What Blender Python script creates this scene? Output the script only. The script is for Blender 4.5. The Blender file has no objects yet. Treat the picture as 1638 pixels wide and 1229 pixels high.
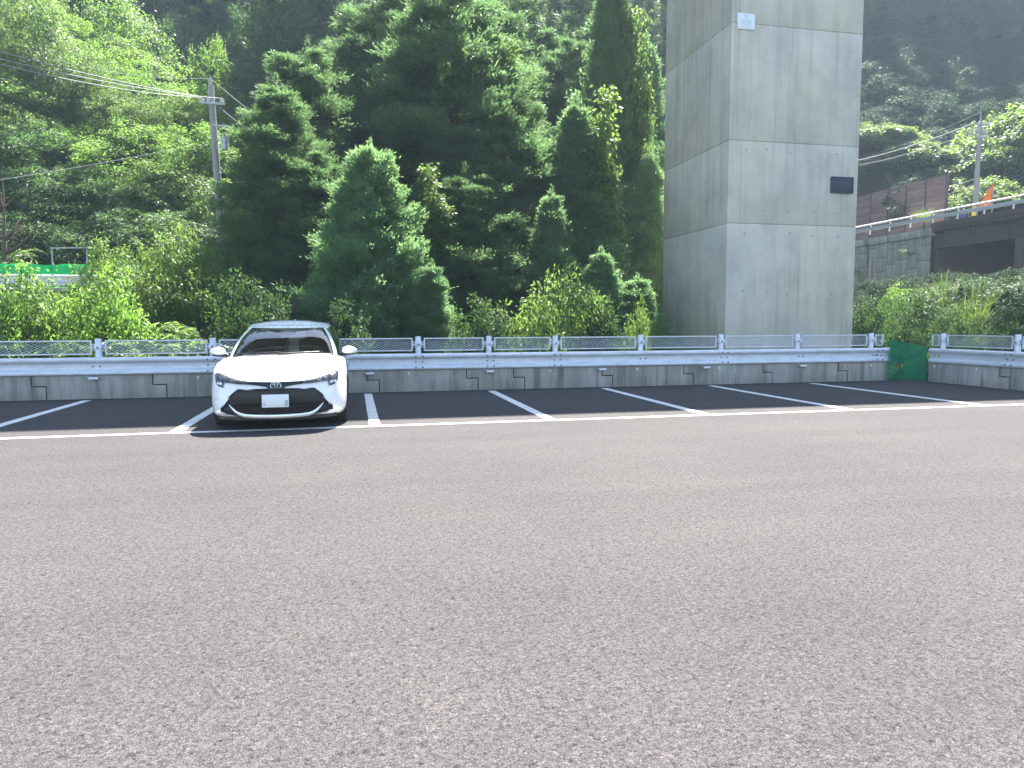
import bpy, bmesh, math, random
import numpy as np
from mathutils import Vector, Matrix
from mathutils.bvhtree import BVHTree

S = bpy.context.scene
C = S.collection
RAD = math.radians

# ------------------------------------------------------------------ camera
CAM_H = 1.38
FPX = 1150.0                      # focal length in pixels of the 1638 px wide photograph
YAW, PITCH, ROLL = RAD(12.4), RAD(4.8), RAD(-0.2)
_fw = Vector((math.sin(YAW) * math.cos(PITCH), math.cos(YAW) * math.cos(PITCH), -math.sin(PITCH)))
_r = Vector((math.cos(YAW), -math.sin(YAW), 0))
_u = _r.cross(_fw)
_r2 = _r * math.cos(ROLL) + _u * math.sin(ROLL)
_u2 = -_r * math.sin(ROLL) + _u * math.cos(ROLL)
cam = bpy.data.objects.new('camera', bpy.data.cameras.new('camera'))
C.objects.link(cam)
M = Matrix((_r2, _u2, -_fw)).transposed().to_4x4()
M.translation = Vector((0, 0, CAM_H))
cam.matrix_world = M
cam.data.sensor_width = 36.0
cam.data.lens = FPX / 1638.0 * 36.0
cam.data.clip_start = 0.05
cam.data.clip_end = 2000
S.camera = cam

# ------------------------------------------------------------------ world, sun, exposure
SUN_DIR = Vector((0.30, 0.60, 1.0)).normalized()      # towards the sun: behind the wall, a little to the right
SUN_EL = math.asin(SUN_DIR.z)
SUN_AZ = math.atan2(SUN_DIR.x, SUN_DIR.y)
world = bpy.data.worlds.new('World')
S.world = world
world.use_nodes = True
wn = world.node_tree
sky = wn.nodes.new('ShaderNodeTexSky')
sky.sky_type = 'NISHITA'
sky.sun_disc = False
sky.sun_elevation = SUN_EL
sky.sun_rotation = SUN_AZ
sky.air_density = 1.0
sky.dust_density = 0.8
sky.ozone_density = 1.0
bg = wn.nodes['Background']
bg.inputs['Strength'].default_value = 0.078
wn.links.new(sky.outputs[0], bg.inputs[0])
sl = bpy.data.lights.new('sun', 'SUN')
sl.energy = 5.0
sl.angle = RAD(0.55)
sl.color = (1.0, 0.955, 0.88)
sun = bpy.data.objects.new('sun', sl)
C.objects.link(sun)
sun.rotation_euler = SUN_DIR.to_track_quat('Z', 'Y').to_euler()
S.view_settings.view_transform = 'Standard'
S.view_settings.look = 'None'
S.view_settings.gamma = 1.0
S.view_settings.use_curve_mapping = False
S.view_settings.exposure = 2.55
S.cycles.use_denoising = True
S.cycles.max_bounces = 8
S.cycles.diffuse_bounces = 3
S.cycles.glossy_bounces = 3
S.cycles.transmission_bounces = 4
S.cycles.transparent_max_bounces = 12
S.cycles.volume_bounces = 0
S.cycles.sample_clamp_indirect = 6.0

rng = np.random.default_rng(7)
random.seed(7)

# ------------------------------------------------------------------ helpers
def at(px, py, Y):
    """point of the place seen at a photograph pixel, at distance Y along the parking bays"""
    d = _fw + _r2 * ((px - 819) / FPX) - _u2 * ((py - 614.5) / FPX)
    return Vector((0, 0, CAM_H)) + d * (Y / d.y)

def tag(o, label=None, cat=None, group=None, kind=None):
    if label: o['label'] = label
    if cat: o['category'] = cat
    if group: o['group'] = group
    if kind: o['kind'] = kind
    return o

def empty(name, loc=(0, 0, 0), rz=0.0):
    o = bpy.data.objects.new(name, None)
    o.empty_display_size = 0.2
    C.objects.link(o)
    o.location = loc
    o.rotation_euler = (0, 0, rz)
    return o

def link(name, me, mat=None, parent=None, loc=None):
    o = bpy.data.objects.new(name, me)
    C.objects.link(o)
    if mat is not None and not me.materials:
        me.materials.append(mat)
    if parent is not None:
        o.parent = parent
    if loc is not None:
        o.location = loc
    return o

def smooth(me, angle=35):
    me.polygons.foreach_set('use_smooth', [True] * len(me.polygons))
    me.set_sharp_from_angle(angle=RAD(angle))
    return me

def pyd(name, v, f):
    me = bpy.data.meshes.new(name)
    me.from_pydata([tuple(p) for p in v], [], f)
    me.update()
    return me

class B:
    """collects shapes into one mesh"""
    def __init__(self): self.v = []; self.f = []
    def add(self, v, f):
        n = len(self.v); self.v += [tuple(p) for p in v]; self.f += [tuple(i + n for i in q) for q in f]; return self
    def box(self, x0, x1, y0, y1, z0, z1):
        return self.add([(x0,y0,z0),(x1,y0,z0),(x1,y1,z0),(x0,y1,z0),(x0,y0,z1),(x1,y0,z1),(x1,y1,z1),(x0,y1,z1)],
                        [(0,3,2,1),(4,5,6,7),(0,1,5,4),(1,2,6,5),(2,3,7,6),(3,0,4,7)])
    def tube(self, pts, rad, n=8, cap=True):
        pts = [Vector(p) for p in pts]
        rads = rad if isinstance(rad, (list, tuple)) else [rad] * len(pts)
        vs = []; fs = []
        prev = None
        for i, p in enumerate(pts):
            t = (pts[min(i+1, len(pts)-1)] - pts[max(i-1, 0)]).normalized()
            a = prev if prev is not None else (Vector((0,0,1)) if abs(t.z) < .9 else Vector((1,0,0)))
            s = (a - t * a.dot(t)).normalized(); prev = s
            w = t.cross(s)
            for k in range(n):
                q = 2 * math.pi * k / n
                vs.append(p + (s * math.cos(q) + w * math.sin(q)) * rads[i])
        for i in range(len(pts) - 1):
            for k in range(n):
                fs.append((i*n+k, i*n+(k+1)%n, (i+1)*n+(k+1)%n, (i+1)*n+k))
        if cap:
            fs.append(tuple(reversed(range(n)))); fs.append(tuple(range((len(pts)-1)*n, len(pts)*n)))
        return self.add(vs, fs)
    def prism(self, poly, fn0, fn1):
        """poly: outline points (a, b); fn0, fn1 map them to the two end faces"""
        n = len(poly)
        v = [fn0(a, b) for a, b in poly] + [fn1(a, b) for a, b in poly]
        f = [tuple(reversed(range(n))), tuple(range(n, 2*n))] + [(i, (i+1)%n, n+(i+1)%n, n+i) for i in range(n)]
        return self.add(v, f)
    def mesh(self, name, bevel=0.0, seg=2, sm=False):
        me = pyd(name, self.v, self.f)
        bm = bmesh.new(); bm.from_mesh(me)
        bmesh.ops.recalc_face_normals(bm, faces=bm.faces)
        if bevel > 0:
            es = [e for e in bm.edges if len(e.link_faces) == 2 and e.calc_face_angle(0) > RAD(25)]
            bmesh.ops.bevel(bm, geom=es, offset=bevel, segments=seg, affect='EDGES', profile=.5, clamp_overlap=True)
        bm.to_mesh(me); bm.free()
        if sm or bevel > 0: smooth(me)
        return me
    def build(self, name, mat, parent=None, loc=None, bevel=0.0, seg=2, sm=False):
        return link(name, self.mesh(name, bevel, seg, sm), mat, parent, loc)

# ------------------------------------------------------------------ materials
def mat_new(name):
    m = bpy.data.materials.new(name); m.use_nodes = True
    nt = m.node_tree; nt.nodes.clear()
    out = nt.nodes.new('ShaderNodeOutputMaterial')
    return m, nt, out

def nd(nt, typ, ins=None, **kw):
    n = nt.nodes.new(typ)
    for k, v in kw.items(): setattr(n, k, v)
    for k, v in (ins or {}).items():
        if hasattr(v, 'is_output'): nt.links.new(v, n.inputs[k])
        else: n.inputs[k].default_value = v
    return n

def rgb(c): return (c[0], c[1], c[2], 1.0)

def ramp(nt, fac, stops, interp='LINEAR'):
    r = nt.nodes.new('ShaderNodeValToRGB'); nt.links.new(fac, r.inputs[0]); r.color_ramp.interpolation = interp
    e = r.color_ramp.elements
    while len(e) < len(stops): e.new(0.5)
    for q, (p, c) in zip(e, stops):
        q.position = p; q.color = rgb(c) if not isinstance(c, (int, float)) else (c, c, c, 1)
    return r.outputs[0]

def mix(nt, fac, a, b, mode='MIX'):
    n = nt.nodes.new('ShaderNodeMix'); n.data_type = 'RGBA'; n.blend_type = mode
    for k, v in ((0, fac), (6, a), (7, b)):
        sock = n.inputs[k]
        if hasattr(v, 'is_output'): nt.links.new(v, sock)
        elif k == 0: sock.default_value = float(v)
        else: sock.default_value = rgb(v) if not isinstance(v, (int, float)) else (v, v, v, 1)
    return n.outputs[2]

def coords(nt, scale=(1, 1, 1), world=False):
    if world:
        g = nt.nodes.new('ShaderNodeNewGeometry'); src = g.outputs['Position']
    else:
        src = nt.nodes.new('ShaderNodeTexCoord').outputs['Object']
    if scale == (1, 1, 1): return src
    return nd(nt, 'ShaderNodeMapping', {'Vector': src, 'Scale': scale}).outputs[0]

def noise(nt, vec, scale, detail=4, rough=.55):
    return nd(nt, 'ShaderNodeTexNoise', {'Vector': vec, 'Scale': scale, 'Detail': detail, 'Roughness': rough}).outputs[0]

def principled(nt, out, **kw):
    p = nd(nt, 'ShaderNodeBsdfPrincipled', {k: v for k, v in kw.items()})
    nt.links.new(p.outputs[0], out.inputs[0]); return p

def plain(name, col, rough=.5, metal=0.0, spec=.5, var=.12, scale=6.0, coat=0.0, bump=0.0):
    m, nt, out = mat_new(name)
    vec = coords(nt)
    n = noise(nt, vec, scale)
    c = mix(nt, n, tuple(x * (1 - var) for x in col), tuple(min(1, x * (1 + var)) for x in col))
    r = ramp(nt, noise(nt, vec, scale * 3), [(.3, max(0, rough - .08)), (.7, min(1, rough + .08))])
    p = principled(nt, out, **{'Base Color': c, 'Roughness': r, 'Metallic': metal, 'Specular IOR Level': spec, 'Coat Weight': coat, 'Coat Roughness': .04})
    if bump:
        b = nd(nt, 'ShaderNodeBump', {'Height': noise(nt, vec, scale * 12), 'Strength': bump, 'Distance': .01})
        nt.links.new(b.outputs[0], p.inputs['Normal'])
    return m

def mat_asphalt():
    m, nt, out = mat_new('asphalt')
    vec = coords(nt, world=True)
    wv = nd(nt, 'ShaderNodeTexNoise', {'Vector': vec, 'Scale': 60.0, 'Detail': 2.0})
    wob = nd(nt, 'ShaderNodeVectorMath', {0: wv.outputs['Color'], 1: (.012, .012, .012)}, operation='MULTIPLY').outputs[0]
    vw = nd(nt, 'ShaderNodeVectorMath', {0: vec, 1: wob}, operation='ADD').outputs[0]
    v1 = nd(nt, 'ShaderNodeTexVoronoi', {'Vector': vw, 'Scale': 98.0, 'Randomness': 1.0})
    e1 = nd(nt, 'ShaderNodeTexVoronoi', {'Vector': vw, 'Scale': 98.0, 'Randomness': 1.0}, feature='DISTANCE_TO_EDGE')
    e2 = nd(nt, 'ShaderNodeTexVoronoi', {'Vector': vw, 'Scale': 46.0, 'Randomness': 1.0}, feature='DISTANCE_TO_EDGE')
    cell = nd(nt, 'ShaderNodeSeparateColor', {'Color': v1.outputs['Color']}).outputs[0]
    stone = ramp(nt, cell, [(0, (.051, .0485, .0485)), (.30, (.071, .0675, .0672)), (.75, (.085, .0806, .0800)), (.96, (.098, .0930, .0920)), (1, (.118, .113, .112))])
    # tar, and shade painted into the colour, between the stones, open only in places
    g1 = ramp(nt, e1.outputs['Distance'], [(.0, .16), (.10, .5), (.22, 1.0)])
    k1 = ramp(nt, noise(nt, vec, 55, 3, .6), [(.36, 1.0), (.66, .12)])
    col = mix(nt, k1, stone, mix(nt, 1.0, stone, g1, 'MULTIPLY'))
    g2 = ramp(nt, e2.outputs['Distance'], [(.0, .22), (.07, .55), (.16, 1.0)])
    k2 = ramp(nt, noise(nt, vec, 27, 3, .6), [(.52, 0.0), (.66, 1.0)])
    col = mix(nt, k2, col, mix(nt, 1.0, col, g2, 'MULTIPLY'))
    pit = ramp(nt, noise(nt, vec, 34, 3, .6), [(.255, .12), (.29, 1.0)])
    col = mix(nt, 1.0, col, pit, 'MULTIPLY')
    wear = ramp(nt, noise(nt, vec, .55, 6, .62), [(.3, (.88, .89, .91)), (.5, (1, .985, .98)), (.72, (1.10, 1.06, 1.05))])
    col = mix(nt, 1.0, col, wear, 'MULTIPLY')
    sc = nd(nt, 'ShaderNodeMapping', {'Vector': vec, 'Rotation': (0, 0, .35), 'Scale': (.16, 1.6, 1)}).outputs[0]
    lane = ramp(nt, noise(nt, sc, 1.0, 4, .5), [(.3, .93), (.65, 1.05)])
    col = mix(nt, 1.0, col, lane, 'MULTIPLY')
    stain = ramp(nt, noise(nt, vec, 2.3, 2, .4), [(.74, 1.0), (.8, .84)])
    col = mix(nt, 1.0, col, stain, 'MULTIPLY')
    p = principled(nt, out, **{'Base Color': col, 'Roughness': .95, 'Specular IOR Level': .18})
    hgt = nd(nt, 'ShaderNodeMath', {0: g1, 1: pit}, operation='MULTIPLY').outputs[0]
    b = nd(nt, 'ShaderNodeBump', {'Height': hgt, 'Strength': .45, 'Distance': .004})
    nt.links.new(b.outputs[0], p.inputs['Normal'])
    return m

def mat_paint():
    m, nt, out = mat_new('road_paint')
    vec = coords(nt, world=True)
    v1 = nd(nt, 'ShaderNodeTexVoronoi', {'Vector': vec, 'Scale': 100.0})
    grit = ramp(nt, v1.outputs['Distance'], [(.3, (.80, .80, .78)), (.7, (.58, .58, .57))])
    dirt = ramp(nt, noise(nt, vec, 5, 5, .6), [(.35, (.80, .80, .78)), (.62, (1, 1, 1))])
    col = mix(nt, 1.0, grit, dirt, 'MULTIPLY')
    scuff = ramp(nt, noise(nt, vec, 38, 4, .7), [(.27, 1), (.33, 0)])
    col = mix(nt, scuff, col, (.16, .155, .15))
    p = principled(nt, out, **{'Base Color': col, 'Roughness': .65})
    b = nd(nt, 'ShaderNodeBump', {'Height': v1.outputs['Distance'], 'Strength': .5, 'Distance': .003})
    nt.links.new(b.outputs[0], p.inputs['Normal'])
    return m

def mat_concrete(name, base=(.36, .36, .345), streak=.5, sx=2.2, fine=1.0, moss=0.0):
    m, nt, out = mat_new(name)
    vec = coords(nt, world=True)
    st = nd(nt, 'ShaderNodeMapping', {'Vector': vec, 'Scale': (sx, sx, .16)}).outputs[0]
    cloud = ramp(nt, noise(nt, vec, .8, 6, .65), [(.3, .80), (.55, 1.0), (.75, 1.10)])
    run = ramp(nt, noise(nt, st, 1.6, 6, .62), [(.32, 1 - streak), (.52, 1.0)])
    spk = ramp(nt, noise(nt, vec, 28 * fine, 5, .7), [(.25, .82), (.5, 1.0), (.8, 1.06)])
    lt = ramp(nt, noise(nt, st, 4.5, 3, .5), [(.62, 1.0), (.72, 1.08)])
    patch_ = ramp(nt, noise(nt, vec, .28, 3, .5), [(.40, 0.0), (.60, 1.0)])
    st2 = nd(nt, 'ShaderNodeMapping', {'Vector': vec, 'Scale': (sx * 3.4, sx * 3.4, .10)}).outputs[0]
    drip = ramp(nt, noise(nt, st2, 1.3, 5, .6), [(.36, 1 - streak * 1.5), (.50, 1.0)])
    lt = mix(nt, patch_, lt, mix(nt, 1.0, lt, drip, 'MULTIPLY'))
    col = mix(nt, 1.0, base, cloud, 'MULTIPLY')
    for q in (run, spk, lt): col = mix(nt, 1.0, col, q, 'MULTIPLY')
    hue = ramp(nt, noise(nt, vec, .35, 4, .5), [(.35, (.97, 1.0, 1.03)), (.65, (1.03, 1.0, .94))])
    col = mix(nt, 1.0, col, hue, 'MULTIPLY')
    if moss:
        mk = ramp(nt, noise(nt, st, 3.0, 6, .7), [(.5, 0), (.62, moss)])
        col = mix(nt, mk, col, (.05, .055, .04))
    p = principled(nt, out, **{'Base Color': col, 'Roughness': .86, 'Specular IOR Level': .3})
    b = nd(nt, 'ShaderNodeBump', {'Height': noise(nt, vec, 40, 6, .7), 'Strength': .25, 'Distance': .01})
    nt.links.new(b.outputs[0], p.inputs['Normal'])
    return m

def mat_galv(name='galvanised', base=(.66, .68, .72)):
    m, nt, out = mat_new(name)
    vec = coords(nt, world=True)
    sp = nd(nt, 'ShaderNodeTexVoronoi', {'Vector': vec, 'Scale': 45.0})
    cell = nd(nt, 'ShaderNodeSeparateColor', {'Color': sp.outputs['Color']}).outputs[0]
    col = mix(nt, cell, tuple(x * .93 for x in base), tuple(x * 1.06 for x in base))
    st = nd(nt, 'ShaderNodeMapping', {'Vector': vec, 'Scale': (1.2, 1.2, 7)}).outputs[0]
    dirt = ramp(nt, noise(nt, st, 2.2, 6, .65), [(.3, (.80, .79, .77)), (.55, (1, 1, 1))])
    col = mix(nt, 1.0, col, dirt, 'MULTIPLY')
    principled(nt, out, **{'Base Color': col, 'Roughness': ramp(nt, noise(nt, vec, 9), [(.3, .42), (.7, .58)]), 'Metallic': .35, 'Specular IOR Level': .5})
    return m

def mat_leaf(name, dark, light, trans, tw=.45, gloss=.25, big=.5):
    """leaf blades: reflected and transmitted light, each leaf its own tone"""
    m, nt, out = mat_new(name)
    tint = nd(nt, 'ShaderNodeAttribute', attribute_name='tint').outputs['Fac']
    oi = nd(nt, 'ShaderNodeObjectInfo').outputs['Random']
    vec = coords(nt)
    cl = noise(nt, vec, big, 3, .5)
    f = nd(nt, 'ShaderNodeMath', {0: tint, 1: .55}, operation='MULTIPLY').outputs[0]
    f = nd(nt, 'ShaderNodeMath', {0: cl, 1: .75, 2: f}, operation='MULTIPLY_ADD').outputs[0]
    f = nd(nt, 'ShaderNodeMath', {0: oi, 1: .25, 2: f}, operation='MULTIPLY_ADD').outputs[0]
    f = nd(nt, 'ShaderNodeMath', {0: f, 1: -.3}, operation='ADD', use_clamp=True).outputs[0]
    col = mix(nt, f, dark, light)
    tcol = mix(nt, f, tuple(x * .7 for x in trans), trans)
    d = nd(nt, 'ShaderNodeBsdfPrincipled', {'Base Color': col, 'Roughness': .48, 'Specular IOR Level': gloss})
    t = nd(nt, 'ShaderNodeBsdfTranslucent', {'Color': tcol})
    ms = nd(nt, 'ShaderNodeMixShader', {0: tw})
    nt.links.new(d.outputs[0], ms.inputs[1]); nt.links.new(t.outputs[0], ms.inputs[2])
    nt.links.new(ms.outputs[0], out.inputs[0])
    return m

def mat_bark(name='bark', base=(.10, .075, .055)):
    m, nt, out = mat_new(name)
    vec = coords(nt, (6, 6, 1.2))
    n = noise(nt, vec, 4, 6, .7)
    col = ramp(nt, n, [(.3, tuple(x * .5 for x in base)), (.7, tuple(x * 1.4 for x in base))])
    p = principled(nt, out, **{'Base Color': col, 'Roughness': .9})
    b = nd(nt, 'ShaderNodeBump', {'Height': n, 'Strength': .6, 'Distance': .03})
    nt.links.new(b.outputs[0], p.inputs['Normal'])
    return m

def mat_net(name, col, open_):
    m, nt, out = mat_new(name)
    vec = coords(nt, world=True)
    n = noise(nt, vec, 7, 4)
    c = mix(nt, n, tuple(x * .8 for x in col), tuple(x * 1.2 for x in col))
    d = nd(nt, 'ShaderNodeBsdfDiffuse', {'Color': c}); t = nd(nt, 'ShaderNodeBsdfTranslucent', {'Color': c})
    a = nd(nt, 'ShaderNodeMixShader', {0: .5}); nt.links.new(d.outputs[0], a.inputs[1]); nt.links.new(t.outputs[0], a.inputs[2])
    tr = nd(nt, 'ShaderNodeBsdfTransparent')
    ms = nd(nt, 'ShaderNodeMixShader', {0: open_}); nt.links.new(a.outputs[0], ms.inputs[1]); nt.links.new(tr.outputs[0], ms.inputs[2])
    nt.links.new(ms.outputs[0], out.inputs[0])
    return m

def mat_glass(name, tintc=(.55, .62, .60)):
    m, nt, out = mat_new(name)
    tr = nd(nt, 'ShaderNodeBsdfTransparent', {'Color': rgb(tintc)})
    g = nd(nt, 'ShaderNodeBsdfGlossy', {'Color': (1, 1, 1, 1), 'Roughness': .015})
    fr = nd(nt, 'ShaderNodeFresnel', {'IOR': 1.55})
    ms = nd(nt, 'ShaderNodeMixShader', {0: fr.outputs[0]})
    nt.links.new(tr.outputs[0], ms.inputs[1]); nt.links.new(g.outputs[0], ms.inputs[2])
    nt.links.new(ms.outputs[0], out.inputs[0])
    return m

def mat_soil():
    m, nt, out = mat_new('soil')
    vec = coords(nt, world=True)
    n = noise(nt, vec, .6, 6, .65)
    col = ramp(nt, n, [(.3, (.020, .026, .012)), (.5, (.035, .045, .018)), (.7, (.06, .055, .035))])
    p = principled(nt, out, **{'Base Color': col, 'Roughness': .95, 'Specular IOR Level': .1})
    b = nd(nt, 'ShaderNodeBump', {'Height': noise(nt, vec, 4, 6, .7), 'Strength': .8, 'Distance': .1})
    nt.links.new(b.outputs[0], p.inputs['Normal'])
    return m

def mat_planks():
    m, nt, out = mat_new('weathered_board')
    oi = nd(nt, 'ShaderNodeObjectInfo').outputs['Random']
    vec = coords(nt, (1.2, 1.2, 14), world=True)
    n = noise(nt, vec, 1.0, 6, .7)
    c = ramp(nt, n, [(.3, (.15, .095, .082)), (.5, (.26, .175, .152)), (.7, (.37, .27, .235))])
    c = mix(nt, 1.0, c, ramp(nt, oi, [(0, (.75, .72, .75)), (.5, (1, .95, .95)), (1, (1.25, 1.22, 1.15))]), 'MULTIPLY')
    principled(nt, out, **{'Base Color': c, 'Roughness': .8})
    return m

M_asphalt = mat_asphalt(); M_paint = mat_paint(); M_soil = mat_soil()
M_block = mat_concrete('block_concrete', (.42, .39, .345), .30, 1.3, moss=.38)
M_pier = mat_concrete('pier_concrete', (.60, .545, .455), .13, 1.3)
M_roadwall = mat_concrete('road_wall_concrete', (.50, .48, .43), .3, .8, moss=.3)
M_tan = mat_concrete('tan_concrete', (.36, .30, .24), .3, 1.5)
M_galv = mat_galv(); M_galvdull = mat_galv('galvanised_dull', (.42, .45, .47))
M_bolt = plain('bolt_steel', (.16, .17, .20), .45, .8)
M_dark = plain('dark_gap', (.015, .015, .016), .9)
M_polec = mat_concrete('pole_concrete', (.33, .33, .33), .2, 3)
M_steelbrown = plain('brown_steel', (.11, .078, .072), .6, .1, var=.3, scale=1.5)
M_planks = mat_planks()
M_white = plain('white_plastic', (.72, .73, .72), .45)
M_plaque = plain('plaque_bronze', (.030, .040, .060), .45, .4, var=.3)
M_orange = plain('orange_cloth', (.85, .20, .03), .8)
M_yellow = plain('yellow_paint', (.75, .62, .03), .5)
M_navy = plain('navy_paint', (.03, .06, .22), .5)
M_wire = plain('wire_cover', (.34, .34, .35), .7, spec=.2)
M_porcelain = plain('porcelain', (.62, .62, .60), .25)
M_netgreen = mat_net('green_net', (.012, .34, .17), .50)
M_nethill = mat_net('green_sheet', (.015, .33, .13), .12)
M_bark = mat_bark(); M_barkgrey = mat_bark('grey_bark', (.17, .15, .125))
M_cedar = mat_leaf('cedar_needles', (.040, .092, .042), (.105, .180, .078), (.18, .32, .11), .48, .12)
M_cypress = mat_leaf('cypress_sprays', (.062, .138, .068), (.150, .262, .125), (.25, .43, .16), .48, .15)
M_forest = mat_leaf('forest_needles', (.036, .078, .036), (.088, .145, .062), (.15, .25, .08), .42, .1)
M_leaf = mat_leaf('broad_leaf', (.034, .088, .022), (.092, .182, .040), (.265, .47, .075), .57, .35)
M_leafy = mat_leaf('yellow_leaf', (.042, .100, .022), (.100, .175, .040), (.22, .36, .070), .52, .35)
M_leafd = mat_leaf('dark_leaf', (.020, .058, .022), (.054, .118, .038), (.14, .28, .058), .48, .42)
M_kudzu = mat_leaf('pale_leaf', (.045, .100, .030), (.13, .21, .060), (.30, .45, .085), .48, .35)
M_leafshade = mat_leaf('leaf_shade_tone', (.015, .042, .018), (.042, .085, .032), (.09, .18, .045), .42, .12)  # leaf colour darkened to imitate shade on the bank and valley floor
M_hillshade = mat_leaf('hill_leaf_shade_tone', (.013, .036, .016), (.034, .070, .030), (.045, .095, .035), .35, .06)  # leaf colour lowered in place of the shadow over the right hillside
M_grass = mat_leaf('grass_blade', (.045, .100, .022), (.11, .18, .035), (.24, .36, .05), .45, .3)

# ================================================================== THE SETTING
def sstep(a, b, x):
    t = np.clip((x - a) / (b - a), 0, 1); return t * t * (3 - 2 * t)

def terr(x, y):
    x = np.asarray(x, float); y = np.asarray(y, float)
    z = -1.0 + 1.5 * sstep(22, 30, y) + 2.0 * sstep(30, 38, y) + np.clip(y - 38, 0, None) * .50 + np.clip(y - 46, 0, None) * .36
    z = z + np.clip(y - 102, 0, None) * -1.3
    # the road bench and the steep spur on the left
    left = sstep(1.5, -2.5, x)
    bench = sstep(24.3, 24.9, y)
    z = z * (1 - left * bench) + (np.maximum(z, 2.3)) * left * bench
    zmax = np.clip(7.5 + (-6 - x) * .95, 2.3, 30)
    spur = 2.3 + np.minimum(np.clip(y - 32.5, 0, None) * .88, zmax - 2.3)
    spur = np.where(x < -2, spur, -9)
    z = np.where(y > 24.9, np.maximum(z, spur), z)
    # the right-hand slope, the road on its shelf and the hill above it
    rs = -1.0 + 4.0 * sstep(17, 33, x)
    z = np.where((x > 17) & (x < 37), np.maximum(rs, np.where(y > 60, z, -5)), z)
    shelf = np.where(y > 39.5, 7.2, 3.0)
    z = np.where((x >= 37) & (x <= 43.8), np.maximum(shelf, np.where(y > 70, z, -5)), z)
    hill = 7.2 + np.clip(x - 43.8, 0, None) * .62 + np.clip(y - 66, 0, None) * .30
    hill = np.minimum(hill, 50)
    z = np.where(x > 43.8, np.maximum(hill, z), z)
    z = np.maximum(z, -1.2)
    z = z + .35 * np.sin(x * .31 + 1.3) * np.sin(y * .27) * sstep(45, 70, y)
    lot = (x > -60) & (x < 14.6) & (y < 16.2)
    z = np.where(lot, -1.0, z)
    z = np.where((x >= 14.6) & (y < 16.2), np.maximum(-1.0, rs), z)
    return z

xs = np.concatenate([np.arange(-200, -40, 8), np.arange(-40, 70, 1.6), np.arange(70, 221, 8)])
ys = np.concatenate([np.arange(-150, 8, 10), np.arange(8, 75, 1.2), np.arange(75, 221, 6)])
gx, gy = np.meshgrid(xs, ys)
gz = terr(gx, gy)
nx, ny = len(xs), len(ys)
tv = np.stack([gx.ravel(), gy.ravel(), gz.ravel()], 1)
tf = [(j*nx+i, j*nx+i+1, (j+1)*nx+i+1, (j+1)*nx+i) for j in range(ny-1) for i in range(nx-1)]
terrain = link('terrain', pyd('terrain', tv, tf), M_soil)
tag(terrain, 'dark green wooded valley ground and hillsides beyond the lot', kind='structure')

lot = B().box(-60, 13.2, -60, 14.9, -.30, 0.0).build('parking_lot', M_asphalt)
tag(lot, 'grey asphalt parking lot surface', kind='structure')
def paint_line(name, poly):
    b = B().prism(poly, lambda a, c: (a, c, .0005), lambda a, c: (a, c, .0045))
    return b.build(name, M_paint, lot)
def wobble_strip(p0, p1, w, n=40, amp=.004):
    p0, p1 = Vector(p0), Vector(p1); t = (p1 - p0).normalized(); s = Vector((-t.y, t.x))
    L, Rr = [], []
    for i in range(n + 1):
        p = p0.lerp(p1, i / n)
        L.append(p + s * (w/2 + random.uniform(-amp, amp))); Rr.append(p - s * (w/2 + random.uniform(-amp, amp)))
    return [(q.x, q.y) for q in L] + [(q.x, q.y) for q in reversed(Rr)]
def strip_obj(name, p0, p1, w, n=40):
    o = wobble_strip(p0, p1, w, n); h = len(o) // 2
    v = [(a, b, z) for z in (.0005, .0045) for a, b in o]; N = len(o); f = []
    for i in range(h - 1):
        q = (i, i+1, N-2-i, N-1-i); f.append(tuple(reversed(q))); f.append(tuple(k + N for k in q))
    f += [(i, (i+1) % N, N + (i+1) % N, N + i) for i in range(N)]
    B().add(v, f).build(name, M_paint, lot)
strip_obj('painted_line', (-14, 9.82), (13.0, 9.86), .115, 160)
for i, x in enumerate((-9.8, -7.28, -4.80, -2.27, .26, 2.75, 5.19, 7.67, 10.18)):
    strip_obj('painted_line', (x, 9.90), (x, 14.48), .15, 40)

# ---------------------------------------------------------- low concrete block wall (back and right)
def stepped_block(x0, x1, h=.52, step=.25, off=.24, th=.35):
    """one precast block with half-lapped ends, built along x, face at y=0"""
    g = .010
    poly = [(x0 + off + g, 0), (x1 + off - g, 0), (x1 + off - g, step - g), (x1 - g, step - g), (x1 - g, h), (x0 + g, h), (x0 + g, step + g), (x0 + off + g, step + g)]
    return B().prism(poly, lambda a, c: (a, 0, c), lambda a, c: (a, th, c))
wall = tag(empty('block_wall', (0, 14.75, 0)), 'long low grey concrete block wall behind the parking bays', 'wall')
joints = [-13.8, -11.8, -9.8, -7.8, -5.80, -3.74, -1.72, .25, 2.28, 3.28, 5.24, 7.15, 9.11, 11.06]
for a, b in zip(joints[:-1], joints[1:]):
    stepped_block(a, b).build('concrete_block', M_block, wall, bevel=.008)
B().prism([(11.32, 0), (12.42, 0), (12.42, .52), (11.08, .52), (11.08, .26), (11.32, .26)], lambda a, c: (a, 0, c), lambda a, c: (a, .35, c)).build('concrete_block', M_block, wall, bevel=.008)
B().box(-14, 12.40, .06, .33, -.3, .50).build('joint_filler', M_dark, wall)
wall2 = tag(empty('block_wall', (13.06, 14.25, 0), RAD(-90)), 'short concrete block wall along the right side of the lot', 'wall')
jr = [0.0, 1.9, 3.9, 5.9, 7.9, 9.9]
for a, b in zip(jr[:-1], jr[1:]):
    bl = stepped_block(a, b)
    if a == 0.0: bl.v = [(min(x, .01) if x < .5 else x, y, z) for x, y, z in bl.v]
    bl.build('concrete_block', M_block, wall2, bevel=.008)
B().box(.3, 9.8, .06, .33, -.3, .50).build('joint_filler', M_dark, wall2)

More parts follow.
